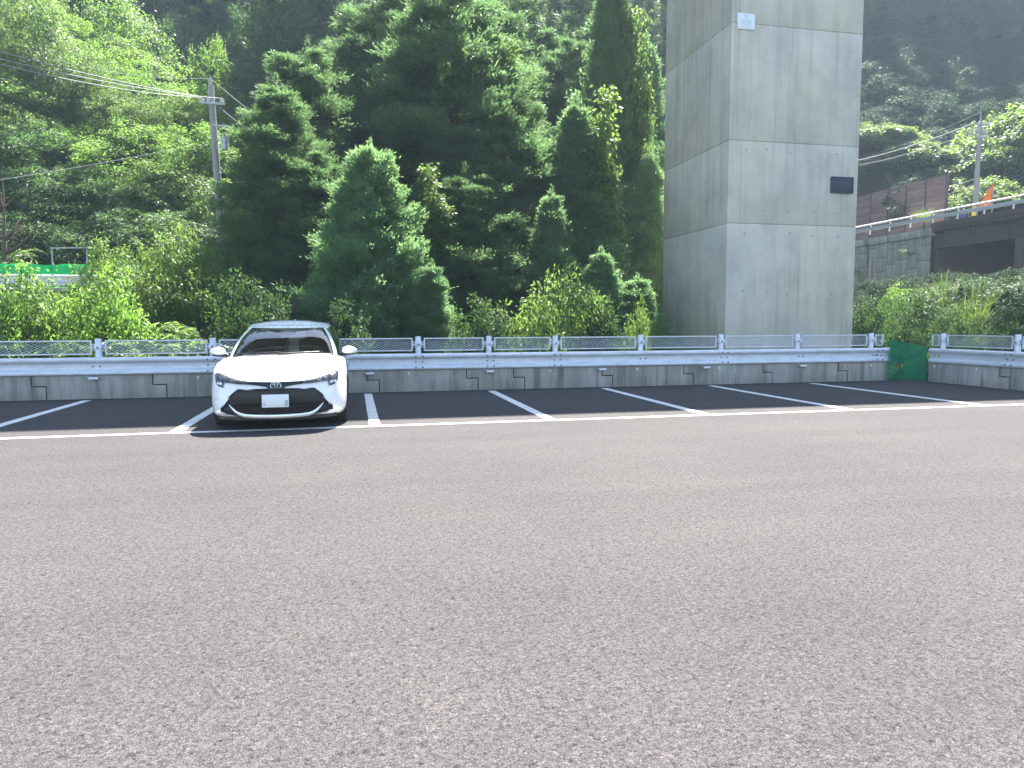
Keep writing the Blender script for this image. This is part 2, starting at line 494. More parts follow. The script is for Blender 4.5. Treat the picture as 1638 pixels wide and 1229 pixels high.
# ---------------------------------------------------------- guardrails
PROF = [(0, .440), (.045, .447), (.070, .468), (.076, .50), (.064, .53), (.028, .558), (.020, .61), (.028, .662), (.064, .69), (.076, .72), (.070, .752), (.045, .773), (0, .780)]
def beam_mesh(x0, x1, zo=0.0):
    b = B(); n = len(PROF); v = []
    for x in (x0, x1):
        v += [(x, -d, z + zo) for d, z in PROF] + [(x, -d + .006, z + zo) for d, z in PROF]
    f = []
    for i in range(n - 1):
        f.append((i, i+1, 2*n+i+1, 2*n+i)); f.append((n+i, 3*n+i, 3*n+i+1, n+i+1))
    for o in (0, 2*n):
        for i in range(n - 1): f.append((o+i, o+n+i, o+n+i+1, o+i+1))
    f += [(0, 2*n, 3*n, n), (n-1, 2*n-1, 4*n-1, 3*n-1)]
    b.add(v, f); return b.mesh('beam', sm=True)
def bolt_mesh():
    b = B(); b.tube([(0, 0, 0), (0, -.012, 0)], .013, 6); b.tube([(0, -.002, 0), (0, -.005, 0)], .019, 10); return b.mesh('bolt')
ME_BOLT = bolt_mesh()
def lattice_mesh(L, H, cw=.094, ch=.046, w=.0026):
    v = []; f = []
    nr = int(H / (ch / 2)) - 1; nc = int(L / (cw / 2))
    cwx = L / nc; z0 = (H - (nr) * ch / 2) / 2 + ch/4
    for j in range(nr + 1):
        base = len(v)
        for i in range(nc + 1):
            z = z0 + (j - .5) * ch/2 + (((i + j) % 2) - .5) * ch/2 * .92 + ch/4
            v += [(i * cwx, -.002, z - w), (i * cwx, .002, z + w)]
        for i in range(nc): f.append((base+2*i, base+2*i+2, base+2*i+3, base+2*i+1))
    me = pyd('mesh', v, f); return me
PANEL = {}
def panel(parent, x0, x1, z0, z1, y):
    L, H = round(x1 - x0, 2), round(z1 - z0, 2)
    if (L, H) not in PANEL:
        fr = B(); t = .013
        fr.box(0, L, -t, t, H-.024, H); fr.box(0, L, -t, t, 0, .024); fr.box(0, .024, -t, t, .0245, H-.0245); fr.box(L-.024, L, -t, t, .0245, H-.0245)
        PANEL[(L, H)] = (fr.mesh('panel_frame'), lattice_mesh(L - .04, H - .04))
    fm, lm = PANEL[(L, H)]
    o = link('panel_frame', fm, M_galv, parent, (x0, y, z0))
    link('wire_mesh', lm, M_galv, o, (.02, 0, .02))
def post_mesh(z0, z1, r=.06):
    b = B(); b.tube([(0, 0, z0), (0, 0, z1 - .012), (0, 0, z1)], [r, r, r * .86], 18); return b.mesh('post', sm=True)
ME_POST = post_mesh(-.35, 1.125)
def bracket_mesh():
    b = B(); b.box(-.125, -.055, -.010, .010, .90, 1.02); b.box(.055, .125, -.010, .010, .90, 1.02); b.box(-.064, .064, -.068, -.056, .925, .995); return b.mesh('bracket', .003)
ME_BRK = bracket_mesh()
def guardrail(name, label, loc, rz, x0, x1, posts, splices, panels=True):
    g = tag(empty(name, loc, rz), label, 'guardrail')
    ends = [x0] + [s for s in splices if x0 < s < x1] + [x1]
    for a, b in zip(ends[:-1], ends[1:]):
        link('beam', beam_mesh(a + .001, b - .001), M_galv, g)
    for s in splices:
        sl_ = B(); n = len(PROF)
        for dx in (-.07, .07):
            for z in (.50, .61, .72):
                d = .076 if z != .61 else .020
                link('bolt', ME_BOLT, M_bolt, g, (s + dx, -d, z))
    for p in posts:
        link('post', ME_POST, M_galv, g, (p, .14, 0))
        link('spacer', SPACER, M_galv, g, (p, 0, 0))
        if p not in splices:
            for dx in (-.06, .06): link('bolt', ME_BOLT, M_bolt, g, (p + dx, -.020, .61))
        if panels:
            k = link('bracket', ME_BRK, M_galv, g, (p, .14, 0))
            for dx, dy, z in ((0, -.068, .96), (-.09, -.010, .93), (-.09, -.010, .99), (.09, -.010, .93), (.09, -.010, .99)):
                link('bolt', ME_BOLT, M_bolt, k, (dx, dy, z))
    if panels:
        pp = sorted(posts)
        for a, b in zip(pp[:-1], pp[1:]): panel(g, a + .115, b - .115, .825, 1.095, .14)
    return g
SPACER = B().box(-.05, .05, .004, .09, .48, .74).mesh('spacer', .004)
POSTS = [-12.7, -10.7, -8.7, -6.7, -4.69, -2.67, -.68, 1.30, 2.78, 4.23, 6.18, 8.12, 10.06, 12.03]
gb = guardrail('guardrail', 'long grey steel guardrail with mesh panels on the wall behind the bays', (0, 14.76, 0), 0, -14, 12.42, POSTS, [-10.7, -6.7, -2.67, 1.30, 2.78, 4.23, 8.12, 12.12])
panel(gb, 12.145, 12.36, .825, 1.095, .14)
gr = guardrail('guardrail', 'short grey steel guardrail with mesh panels along the right side of the lot', (13.07, 14.35, 0), RAD(-90), .16, 9.8, [.35, 2.25, 4.2, 6.15, 8.1], [2.25, 6.15])
panel(gr, .02, .235, .825, 1.095, .14)

# small bracketed boxes and white stubs on the wall under the beam
def wall_box(x, label):
    o = tag(empty('reflector_box', (x, 14.75, .40)), label, 'fitting', 'boxes hanging on the wall under the rail')
    B().box(-.09, .09, -.085, -.02, -.035, .02).build('case', M_galvdull, o, bevel=.006)
    B().box(-.075, .075, -.090, -.0855, -.026, .011).build('lens', M_white, o, bevel=.002)
    B().tube([(-.09, -.05, .0), (-.12, -.05, .01), (-.145, -.045, .04), (-.15, -.03, .08), (-.15, 0, .085)], .010, 8).build('arm', M_galvdull, o, sm=True)
    B().box(-.17, -.13, -.006, .0, .045, .105).build('plate', M_galvdull, o)
for px, lb in ((150, 'small steel box lamp on the wall left of the white car'), (592, 'small steel box lamp on the wall just right of the white car'),
               (784, 'second small steel box lamp on the wall right of the car'), (963, 'third small steel box lamp on the wall right of the car'),
               (1130, 'small steel box lamp on the wall before the pier left edge'), (1284, 'small steel box lamp on the wall below the pier, nearest the corner')):
    wall_box(at(px, 605, 14.7).x, lb)
for px, lb in ((317, 'white stub on wall just left of the white car'), (654, 'white stub on wall nearest right of the white car'), (880, 'white stub on wall left of the third lamp'),
               (1019, 'white stub on wall right of the third lamp'), (1149, 'white stub on wall below pier left edge'), (1392, 'white stub on wall beside the green net')):
    o = B().tube([(0, 0, 0), (0, -.02, 0), (0, -.024, 0)], [.022, .022, .014], 12).tube([(0, -.02, .0), (0, -.02, -.04)], .009, 8).build('wall_stub', M_white, None, (at(px, 600, 14.75).x, 14.7495, .375), sm=True)
    tag(o, lb, 'pipe stub', 'white stubs on the wall')
for yy, lb in ((14.05, 'white stub on right-hand wall beside the green net'), (12.9, 'white stub on right-hand wall near the second post')):
    o = B().tube([(0, 0, 0), (-.02, 0, 0), (-.024, 0, 0)], [.022, .022, .014], 12).tube([(-.02, 0, 0), (-.02, 0, -.04)], .009, 8).build('wall_stub', M_white, None, (13.0595, yy, .375), sm=True)
    tag(o, lb, 'pipe stub', 'white stubs on the wall')

# green net hung across the open corner of the walls, with a torn hole
def net_mesh():
    path = [(12.32, 14.655), (12.46, 14.652), (12.6, 14.70), (12.74, 14.76), (12.84, 14.72), (12.92, 14.60), (12.965, 14.50), (12.96, 14.40), (12.955, 14.30), (12.955, 14.20)]
    pts = []
    for i in range(len(path) - 1):
        for k in range(5):
            t = k / 5; pts.append((path[i][0]*(1-t)+path[i+1][0]*t, path[i][1]*(1-t)+path[i+1][1]*t))
    pts.append(path[-1]); nz = 22; v = []; f = []
    for i, (x, y) in enumerate(pts):
        s = i / (len(pts) - 1)
        top = .93 + .05 * math.sin(s * 3.1 + 2.2) - .05 * s
        for j in range(nz + 1):
            t = j / nz; z = .012 + t * (top - .012)
            w = .018 * math.sin(s * 23 + t * 5) * (1 - abs(2*t-1)**4) + .012 * math.sin(t * 15 + s * 7)
            v.append((x - w * .6, y - abs(w) , z))
    n = nz + 1
    for i in range(len(pts) - 1):
        for j in range(nz):
            cx, cz = i + .5, (j + .5) / nz
            if 8 <= i <= 16 and .27 < cz < .47 and (cz - .27) / .2 > (13 - i) * .18 - .5 and (i < 15 or cz > .34): continue
            f.append((i*n+j, (i+1)*n+j, (i+1)*n+j+1, i*n+j+1))
    return smooth(pyd('corner_net', v, f), 180)
net = link('corner_net', net_mesh(), M_netgreen)
sm_ = net.modifiers.new('thickness', 'SOLIDIFY'); sm_.thickness = .003
tag(net, 'torn green net hung over the open corner of the lot walls', 'net')
o = B().tube([(12.42, 14.72, .97), (12.6, 14.74, .955), (12.8, 14.70, .955), (12.97, 14.40, .965)], .004, 6).build('net_rope', M_netgreen, net)

# ---------------------------------------------------------- viaduct: the concrete pier and the deck above the frame
via = tag(empty('viaduct_pier', (13.9, 23.4, -1)), 'huge square grey concrete viaduct pier rising out of the frame', 'bridge pier')
vm = Matrix.Translation((-13.9, -23.4, 1))
PX0, PX1, PY0, PY1 = 11.58, 16.22, 21.0, 25.8
def pv(b): b.v = [(x - 13.9, y - 23.4, z + 1) for x, y, z in b.v]; return b
secs = [-1.0, 4.52, 7.08, 10.62, 13.6, 16.2]
for i, (a, b) in enumerate(zip(secs[:-1], secs[1:])):
    pv(B().box(PX0, PX1, PY0, PY1, a + .004, b - .004)).build('pour_section', M_pier, via, bevel=.012)
pv(B().box(PX0 + .03, PX1 - .03, PY0 + .03, PY1 - .03, -1, 16.2)).build('core', M_dark, via)
for x in (12.55, 13.47, 14.40, 15.32):
    pv(B().box(x - .010, x + .010, PY0 - .007, PY0 + .01, 7.12, 10.58)).build('form_seam', M_pier, via)
for y in (22.3, 23.4, 24.5):
    pv(B().box(PX0 - .007, PX0 + .01, y - .010, y + .010, 7.12, 10.58)).build('form_seam', M_pier, via)
hole = B().tube([(0, .02, 0), (0, -.0015, 0)], .020, 10).mesh('tie_hole')
for z in (2.35, 4.22, 4.95, 6.8):
    for k, x in enumerate((12.15, 13.0, 13.8, 14.7, 15.5)):
        if (k * 7 + int(z * 10)) % 5 < 4:
            link('tie_hole', hole, M_dark, via, (x - 13.9 + random.uniform(-.12, .12), PY0 - 23.4, z + 1 + random.uniform(-.05, .05)))
# deck: its shadow lies over the parking bays
pv(B().box(-70, 90, 22.6, 26.8, 16.21, 17.4)).build('girder', M_pier, via)
pv(B().box(-70, 90, 21.6, 27.7, 17.41, 17.8)).build('deck_slab', M_pier, via)
pv(B().box(-70, 90, 21.6, 21.9, 17.81, 18.6)).build('parapet', M_pier, via)
pv(B().box(-70, 90, 27.4, 27.7, 17.81, 18.6)).build('parapet', M_pier, via)
# the plaque and the notice fixed to it
pq = tag(empty('plaque', (15.62, 20.985, 5.83)), 'dark bronze plaque on the pier front face', 'plaque')
B().box(-.40, .40, -.03, .013, -.255, .255).build('plate', M_plaque, pq, bevel=.006)
fr = B(); fr.box(-.415, .415, -.042, -.0305, .225, .262); fr.box(-.415, .415, -.042, -.0305, -.262, -.225); fr.box(-.415, -.375, -.042, -.0305, -.2245, .2245); fr.box(.375, .415, -.042, -.0305, -.2245, .2245)
fr.build('rim', M_plaque, pq, bevel=.004)
sg = tag(empty('notice_board', (12.06, 20.985, 10.66)), 'small white notice sign high on the pier front corner', 'sign')
B().box(-.29, .29, -.02, .013, -.235, .235).build('board', plain('notice_white', (.74, .80, .82), .4, var=.04), sg, bevel=.004)
B().box(-.17, .17, -.0235, -.0203, -.13, .05).build('faded_panel', plain('notice_faded', (.63, .68, .69), .5, var=.05), sg)
B().prism([(-.10, .20), (.10, .20), (0, .07)], lambda a, c: (a, -.0235, c), lambda a, c: (a, -.0203, c)).build('faded_mark', plain('notice_mark', (.64, .70, .71), .5), sg)
for z in (-.165, -.195):
    B().box(-.17, .17, -.0235, -.0203, z - .006, z + .006).build('faded_line', plain('notice_line', (.62, .68, .70), .5), sg)

# ---------------------------------------------------------- left: road with guardrail, tan wall, green sheet, pipe frame
road = B().box(-60, 1.0, 25.0, 29.6, 2.2, 2.42).build('road', plain('road_asphalt', (.16, .155, .15), .85, scale=2)); tag(road, 'narrow road above the lot on the left', kind='structure')
tw = tag(empty('retaining_wall', (-8, 24.6, 0)), 'tan concrete retaining wall under the road behind the shrubs', 'wall')
B().box(-30, 7.5, 0, .35, -1.2, 2.38).build('wall_face', M_tan, tw, bevel=.02)
B().box(-30, 7.5, -.06, .40, 2.385, 2.52).build('coping', M_block, tw, bevel=.015)
def simple_rail(name, label, loc, rz, x0, x1, step, z0):
    g = tag(empty(name, loc, rz), label, 'guardrail')
    link('beam', beam_mesh(x0, x1, z0 - .43 + .15), M_galvdull, g)
    pm = B().tube([(0, 0, -.1), (0, 0, .82)], .065, 12).mesh('post', sm=True)
    x = x0 + .4
    while x < x1: link('post', pm, M_galv, g, (x, -.0 + .075, z0 - .3)); x += step
    return g
simple_rail('guardrail', 'weathered guardrail of the road above the shrubs at far left', (-10.2, 25.3, 2.24), 0, -20.4, 2.4, 1.6, .22)
nt_ = B(); v = []; f = []
for i in range(61):
    x = -26 + i * .30
    for j, z in enumerate((2.42, 2.9, 3.3, 3.62 + .03 * math.sin(i * 1.1) + .015 * math.sin(i * 2.7))):
        v.append((x, 29.9 + .05 * math.sin(i * .9 + j), z))
for i in range(60):
    for j in range(3): f.append((i*4+j, i*4+4+j, i*4+5+j, i*4+1+j))
gs = link('green_sheet', smooth(pyd('green_sheet', v, f), 180), M_nethill)
gs.modifiers.new('thickness', 'SOLIDIFY').thickness = .004
tag(gs, 'bright green sheet fence along the far side of the upper road', 'net')
for i in range(9):
    B().tube([(-25.5 + i * 2.1, 29.97, 2.3), (-25.5 + i * 2.1, 29.97, 3.7)], .02, 8).build('stake', M_galvdull, gs)
pf = tag(empty('pipe_frame', (-10.9, 31.8, 2.3)), 'thin grey pipe frame standing behind the green sheet', 'frame')
for x in (-.62, .62): B().tube([(x, 0, 0), (x + .03, 0, 2.12)], .035, 8).build('upright', M_galvdull, pf)
B().tube([(-.66, 0, 2.10), (.95, 0, 2.13)], .03, 8).build('crossbar', M_galvdull, pf)

def sag(a, b, s, n=14):
    a, b = Vector(a), Vector(b)
    return [a.lerp(b, i/n) - Vector((0, 0, s * 4 * (i/n) * (1 - i/n))) for i in range(n + 1)]
def wire(label, a, b, s, r=.012):
    o = B().tube(sag(a, b, s), r, 5).build('power_line', M_wire, None); tag(o, label, 'cable', 'overhead power lines'); return o
P1 = Vector((-4.95, 30.0, 1.5))
up = tag(empty('utility_pole', P1), 'grey concrete utility pole with insulators on the left slope', 'utility pole')
B().tube([(.15, 0, 0), (0, 0, 4.5), (-.15, 0, 8.95)], [.17, .145, .11], 14).build('shaft', M_polec, up, sm=True)
B().tube([(-.15, 0, 8.2), (-.155, 0, 8.9), (-.155, 0, 9.25)], [.12, .05, .03], 8).build('top_spike', M_galvdull, up, sm=True)
B().box(-.55, .35, -.05, .05, 8.22, 8.30).build('crossarm', M_galvdull, up, (0, -.13, 0))
B().box(-.05, .55, -.04, .04, 7.4, 7.47).build('crossarm', M_galvdull, up, (-.1, -.13, 0))
ins = B().tube([(0, 0, 0), (0, 0, .05), (0, 0, .055), (0, 0, .09), (0, 0, .095), (0, 0, .15), (0, 0, .17)], [.05, .055, .09, .085, .055, .08, .03], 10).mesh('insulator', sm=True)
for x in (-.45, -.22, .25): link('insulator', ins, M_porcelain, up, (x, -.13, 8.30))
B().tube([(.30, -.12, 6.55), (.30, -.12, 7.05)], .13, 12).build('transformer', M_galvdull, up, sm=True)
B().tube([(0, 0, 6.9), (.18, -.1, 6.9)], .03, 8).build('transformer_arm', M_galvdull, up)
for k in range(9): B().tube([(-.04, -.10, 3 + k*.45), (-.22 if k % 2 else .16, -.12, 3 + k*.45)], .012, 5).build('step_bolt', M_galvdull, up)
LP = [at(-60, 66, 19), at(-60, 84, 19), at(-60, 92, 19)]
tops = [P1 + Vector((-.155, 0, 9.2)), P1 + Vector((-.22, -.13, 8.45)), P1 + Vector((.25, -.13, 8.45))]
wire('upper cable running from left frame edge to the left utility pole top', at(-60, 66, 19), tops[1], .12)
wire('middle cable running from left frame edge to the left pole crossarm', at(-60, 80, 19), tops[2], .15)
wire('lowest of three cables from the left frame edge to the left pole', at(-60, 88, 19), P1 + Vector((-.45, -.13, 8.45)), .18)
wire('thin earth cable sloping to the left pole tip from behind the slope', at(90, 95, 38), tops[0], .25, .010)
wire('cable dropping from left pole tip into the dark cedar', tops[0], at(470, 230, 29.5), .05, .010)
wire('cable dropping from left pole crossarm into the dark cedar', tops[1], at(450, 250, 29.5), .05, .010)
wire('low service cable crossing the left slope foliage', at(-40, 294, 30), at(300, 235, 30.5), .05, .010)

# ---------------------------------------------------------- right: shelf road, block wall, bridge, screen fence
rr = B().box(36.35, 43.0, 39.55, 75, 7.05, 7.32).build('road', bpy.data.materials['road_asphalt']); tag(rr, 'road on the shelf above the block wall on the right', kind='structure')
bw = tag(empty('road_block_wall', (35.9, 39.5, 2.4)), 'tall mossy grey wall of large staggered concrete blocks below the right road', 'wall')
B().box(.12, .9, 0, 26, -.5, 4.72).build('backing', M_dark, bw)
for i in range(27):
    y0 = i * .96; o = (0, .52, .24)[i % 3]; z = -1 + o
    while z < 4.35:
        h = min(.98 if (i + int(z)) % 2 else .98, 4.42 - z)
        if h > .15: B().box(random.uniform(-.02, .02), .3, y0 + .014, y0 + .946, z + .014, z + h - .014).build('concrete_block', M_roadwall, bw, bevel=.010)
        z += .98
B().box(-.10, .5, -.02, 26, 4.43, 4.90).build('coping', M_roadwall, bw, bevel=.02)
B().tube([(-.10, 5.2, 0), (-.10, 5.2, 3.4)], .09, 10).build('drain_pipe', M_roadwall, bw, sm=True)
br = tag(empty('road_bridge', (36, 30, 3)), 'dark brown steel girder road bridge at the right edge', 'bridge')
def gd(x):
    b = B(); b.box(x - .20, x + .20, -22, 9.45, 4.05, 4.10); b.box(x - .02, x + .02, -22, 9.45, 3.06, 4.05); b.box(x - .22, x + .22, -22, 9.45, 3.00, 3.06); return b
gd(.25).build('girder', M_steelbrown, br); gd(3.2).build('girder', M_steelbrown, br); gd(6.2).build('girder', M_steelbrown, br)
for y in np.arange(-20, 9, 2.4): B().box(.03, .23, y - .01, y + .01, 3.07, 4.04).build('stiffener', M_steelbrown, br)
B().box(-.05, 7.0, -22, 9.45, 4.12, 4.32).build('deck_slab', M_steelbrown, br)
B().box(-.12, .18, -22, 9.45, 4.325, 4.62).build('edge_beam', M_steelbrown, br)
B().box(.3, 7, 9.2, 9.46, -1, 4.1).build('abutment', M_steelbrown, br)
for y in (3.0, -6.0):
    B().box(.0, .5, y, y + .5, -3, 2.99).build('column', M_steelbrown, br, bevel=.01)
    B().box(5.9, 6.4, y, y + .5, -3, 2.99).build('column', M_steelbrown, br, bevel=.01)
rg = tag(empty('road_guardrail', (36.0, 40, 7.3)), 'pale guardrail with curved posts along the right bridge and road', 'guardrail')
B().tube([(0, -32, 1.0), (0, 26, 1.0)], .05, 8).build('top_pipe', M_galv, rg, sm=True)
B().box(-.02, .02, -32, 26, .58, .80).build('rail_plate', M_galv, rg, bevel=.008)
cpost = B().tube([(-.02, 0, .28), (-.02, 0, .45), (.02, 0, .6), (.06, 0, .78), (.0, 0, .95), (-.02, 0, 1.02)], [.055, .05, .045, .045, .05, .06], 8).mesh('post', sm=True)
for y in np.arange(-31, 26, 1.9): link('post', cpost, M_white, rg, (0, y, 0.02))
sf = tag(empty('screen_fence', (43.2, 46.1, 7.3)), 'weathered brown board screen fence beside the right road', 'fence')
for i in range(9):
    B().box(-.09, .09, i*2.0 - .06, i*2.0 + .06, 0, 5.05).build('post', M_steelbrown, sf)
    if i < 8:
        for k in range(16):
            B().box(-.03 + random.uniform(-.008, .008), .03, i*2 + .065, i*2 + 1.935, .05 + k*.31, .05 + k*.31 + .298).build('board', M_planks, sf)
P2 = Vector((43.65, 44, 7.2))
rp = tag(empty('utility_pole', P2), 'grey utility pole rising behind the guardrail on the right', 'utility pole')
B().tube([(0, 0, 0), (.12, 0, 8.4)], [.19, .14], 14).build('shaft', M_polec, rp, sm=True)
B().tube([(.12, 0, 8.4), (.13, 0, 9.1)], [.05, .02], 8).build('top_spike', M_galvdull, rp)
for z, l in ((8.1, .7), (7.55, .55), (7.2, .5)):
    B().box(-l, l, -.04, .04, z - .04, z + .04).build('crossarm', M_galvdull, rp, (.1, -.15, 0))
    for x in (-l + .08, -.2, .2, l - .08): link('insulator', ins, M_porcelain, rp, (.1 + x, -.15, z + .05))
B().box(-1.3, -.5, -.05, .05, 7.35, 7.43).build('crossarm', M_galvdull, rp, (.1, -.15, 0))
B().tube([(-.2, -.2, 7.62), (-.2, -.2, 7.95)], .12, 10).build('switch_box', M_galvdull, rp, sm=True)
t2 = P2 + Vector((.12, 0, 9.0))
wire('topmost thin cable from the right pole tip towards the pier', t2, at(1300, 268, 66), .6, .012)
wire('heavy cable bundle from the right pole crossarm towards the pier', P2 + Vector((-.5, -.15, 8.2)), at(1300, 268, 60), .5, .035)
wire('second heavy cable below the bundle from the right pole', P2 + Vector((-.4, -.15, 7.6)), at(1300, 274, 60), .5, .02)
wire('upper low cable crossing in front of the kudzu to the right pole', P2 + Vector((0, -.15, 4.4)), at(1380, 330, 62), .3, .02)
wire('lower low cable crossing in front of the kudzu to the right pole', P2 + Vector((0, -.15, 4.0)), at(1380, 345, 62), .3, .02)
fl = tag(empty('orange_flag', (42.05, 41.0, 7.3)), 'orange triangular safety flag standing behind the right guardrail', 'flag')
B().tube([(.0, 0, 0), (.02, 0, 3.45)], .025, 8).build('staff', M_galvdull, fl)
v = []; f = []
for i in range(7):
    for j in range(9):
        t = j / 8; w = (.74 * (1 - t) + .08) * (i / 6); v.append((.0 - w * .72 + .03, w * .7 + .05 * math.sin(i * 1.3 + j * .4), 1.75 + t * 1.6))
for i in range(6):
    for j in range(8): f.append((i*9+j, i*9+9+j, i*9+10+j, i*9+1+j))
c_ = link('cloth', smooth(pyd('cloth', v, f), 180), M_orange, fl); c_.modifiers.new('t', 'SOLIDIFY').thickness = .004
yp = tag(empty('marker_post', (41.6, 42.0, 7.3)), 'yellow banded marker post beside the right utility pole', 'post')
B().tube([(0, 0, 0), (0, 0, 1.9)], .13, 12).build('tube', M_yellow, yp, sm=True)
for z in (.5, 1.05, 1.6): B().tube([(0, 0, z), (0, 0, z + .1)], .135, 12).build('band', M_dark, yp, sm=True)
np_ = tag(empty('utility_cover', (42.4, 43.7, 7.3)), 'dark blue wrap around the foot of the right utility pole', 'cover')
B().tube([(0, 0, 0), (0, 0, 1.9)], [.2, .18], 10).build('wrap', M_navy, np_, sm=True); B().tube([(0, 0, 1.9), (0, 0, 1.95)], [.19, .1], 10).build('cap', M_navy, np_, sm=True)

# ================================================================== THE CAR
M_carwhite = plain('car_paint_white', (.80, .81, .81), .28, 0, .5, var=.015, coat=.8)
M_carblack = plain('black_plastic', (.012, .012, .014), .45, var=.2)
M_gloss = plain('gloss_black', (.008, .008, .010), .08, var=.1)
M_silver = plain('silver_trim', (.62, .64, .66), .25, .9, var=.05)
M_chrome = plain('chrome', (.80, .80, .82), .06, 1.0, var=.02)
M_tyre = plain('tyre_rubber', (.018, .018, .018), .85, var=.2)
M_rim = plain('alloy_rim', (.45, .46, .47), .3, .9)
M_seat = plain('seat_cloth', (.035, .035, .038), .9)
M_dash = plain('dashboard', (.03, .03, .032), .7)
M_glass = mat_glass('car_glass', (.50, .57, .56))
M_lampglass = plain('lamp_lens', (.045, .048, .052), .08, .2, .6, var=.6, scale=40)
M_bulb = plain('lamp_bulb_grey', (.16, .165, .17), .2, .7)
M_drl = plain('lamp_white', (.62, .66, .70), .12, .2)
M_plate = plain('plate_white', (.78, .79, .78), .4, var=.02)
M_plategreen = plain('plate_green', (.02, .10, .06), .5)

CARX, CARY = -.985, 9.60
car = tag(empty('car', (CARX, CARY, 0)), 'white compact hatchback parked nose out in front of the guardrail', 'car')

plan = [(0,0),(.12,.002),(.24,.008),(.36,.020),(.47,.040),(.57,.072),(.66,.122),(.735,.19),(.79,.275),(.835,.38),(.868,.52),(.886,.70),(.893,.94),(.892,1.3),(.888,1.7),(.888,2.2),(.890,2.7),(.895,3.1),(.897,3.5),(.890,3.8),(.865,4.02),(.80,4.19),(.68,4.29),(.45,4.345),(.2,4.365),(0,4.37)]
def curve_s(n, pts):
    """resample an open polyline evenly by index with Catmull-Rom"""
    P = [Vector((p[0], p[1], 0)) for p in pts]; out = []
    for i in range(n):
        t = i / (n - 1) * (len(P) - 1); k = min(int(t), len(P) - 2); u = t - k
        p0 = P[max(k-1, 0)]; p1 = P[k]; p2 = P[k+1]; p3 = P[min(k+2, len(P)-1)]
        q = .5 * ((2*p1) + (p2-p0)*u + (2*p0-5*p1+4*p2-p3)*u*u + (3*p1-p0-3*p2+p3)*u**3)
        out.append((q.x, q.y))
    return out
def lerp_tab(tab, x):
    for (a, fa), (b, fb) in zip(tab[:-1], tab[1:]):
        if x <= b:
            t = max(0, (x - a) / (b - a)); t = t * t * (3 - 2 * t); return fa + (fb - fa) * t
    return tab[-1][1]
ZS = [(0, .662), (.08, .672), (.20, .705), (.35, .752), (.55, .800), (.9, .862), (1.4, .905), (2.4, .935), (3.4, .965), (4.0, .975), (4.37, .95)]
ZB = [(0, .195), (.6, .17), (1.2, .17), (3.4, .18), (4.37, .24)]
# per level: height share, inset at the nose, inset on the flanks, inset at the tail
LV = [(0, .09, .075, .10), (.04, .035, .045, .05), (.12, .006, .022, .02), (.26, 0, .006, 0), (.42, .004, .0, 0), (.56, .012, .0, .01), (.68, .022, .008, .03), (.80, .030, .014, .05), (.90, .038, .022, .07), (.96, .050, .034, .085), (1.0, .075, .058, .10)]
HP = curve_s(61, plan)
def body_pt(i, lev):
    x, y = HP[i]; t, fn, fs, ft = lev
    a = HP[max(i-1, 0)]; b = HP[min(i+1, len(HP)-1)]
    tx, ty = b[0]-a[0], b[1]-a[1]; L = math.hypot(tx, ty) or 1; nx, ny = -ty / L, tx / L      # inwards
    if i == 0: nx, ny = 0, 1
    if i == len(HP) - 1: nx, ny = 0, -1
    w = max(0, -ny) if ny < 0 else 0
    fr = max(0, ny) ** .7; bk = max(0, -ny) ** .7; sd = max(0, 1 - fr - bk)
    d = fn * fr + fs * sd + ft * bk
    zs = lerp_tab(ZS, y); zb = lerp_tab(ZB, y)
    return Vector((max(0, x + nx * d) if 0 < i < len(HP)-1 else 0, y + ny * d, zb + t * (zs - zb)))
def car_body():
    nI = len(HP); nL = len(LV); NC = 16
    v = []; f = []; idx = {}
    def vid(key, p):
        if key not in idx: idx[key] = len(v); v.append(tuple(p))
        return idx[key]
    def sv(sgn, i, l):
        p = body_pt(i, LV[l])
        if i in (0, nI-1): return vid((0, i, l), p)
        return vid((sgn, i, l), (sgn * p.x, p.y, p.z))
    for sgn in (-1, 1):
        for i in range(nI - 1):
            for l in range(nL - 1):
                q = [sv(sgn, i, l), sv(sgn, i+1, l), sv(sgn, i+1, l+1), sv(sgn, i, l+1)]
                f.append(tuple(q if sgn > 0 else q[::-1]))
    def row(l, i, up):
        e = body_pt(i, LV[l]); r = []
        for c in range(NC + 1):
            k = -1 + 2 * c / NC
            if c == 0: r.append(sv(-1, i, l)); continue
            if c == NC: r.append(sv(1, i, l)); continue
            z = e.z
            if up:
                cr = .085 * min(1, max(0, (e.y - .06) / .45)) ** .8
                cr *= 1 if e.y < 1.2 else max(.1, 1 - (e.y - 1.2) / .5)
                z += cr * (1 - abs(k) ** 2.6)
                z += .010 * math.exp(-((abs(k) - .62) / .10) ** 2) * min(1, max(0, (e.y - .15) / .3))     # bonnet crease
            r.append(vid(('t' if up else 'b', i, c), (k * e.x, e.y, z)))
        return r
    for l, up in ((nL - 1, True), (0, False)):
        rows = [row(l, i, up) for i in range(1, nI - 1)]
        for a, b in zip(rows[:-1], rows[1:]):
            for c in range(NC):
                q = (a[c], a[c+1], b[c+1], b[c]); f.append(q if up else q[::-1])
        c0 = sv(0, 0, l); c1 = sv(0, nI-1, l)
        for c in range(NC):
            q = (c0, rows[0][c+1], rows[0][c]); f.append(q if up else q[::-1])
            q = (c1, rows[-1][c], rows[-1][c+1]); f.append(q if up else q[::-1])
    return v, f
bv, bf = car_body()
me = pyd('body', bv, bf)
bm = bmesh.new(); bm.from_mesh(me); bmesh.ops.recalc_face_normals(bm, faces=bm.faces); bm.to_mesh(me)
BV = BVHTree.FromBMesh(bm); bm.free()
me.materials.append(M_carwhite); me.materials.append(M_carblack)
body = link('body', me, None, car)
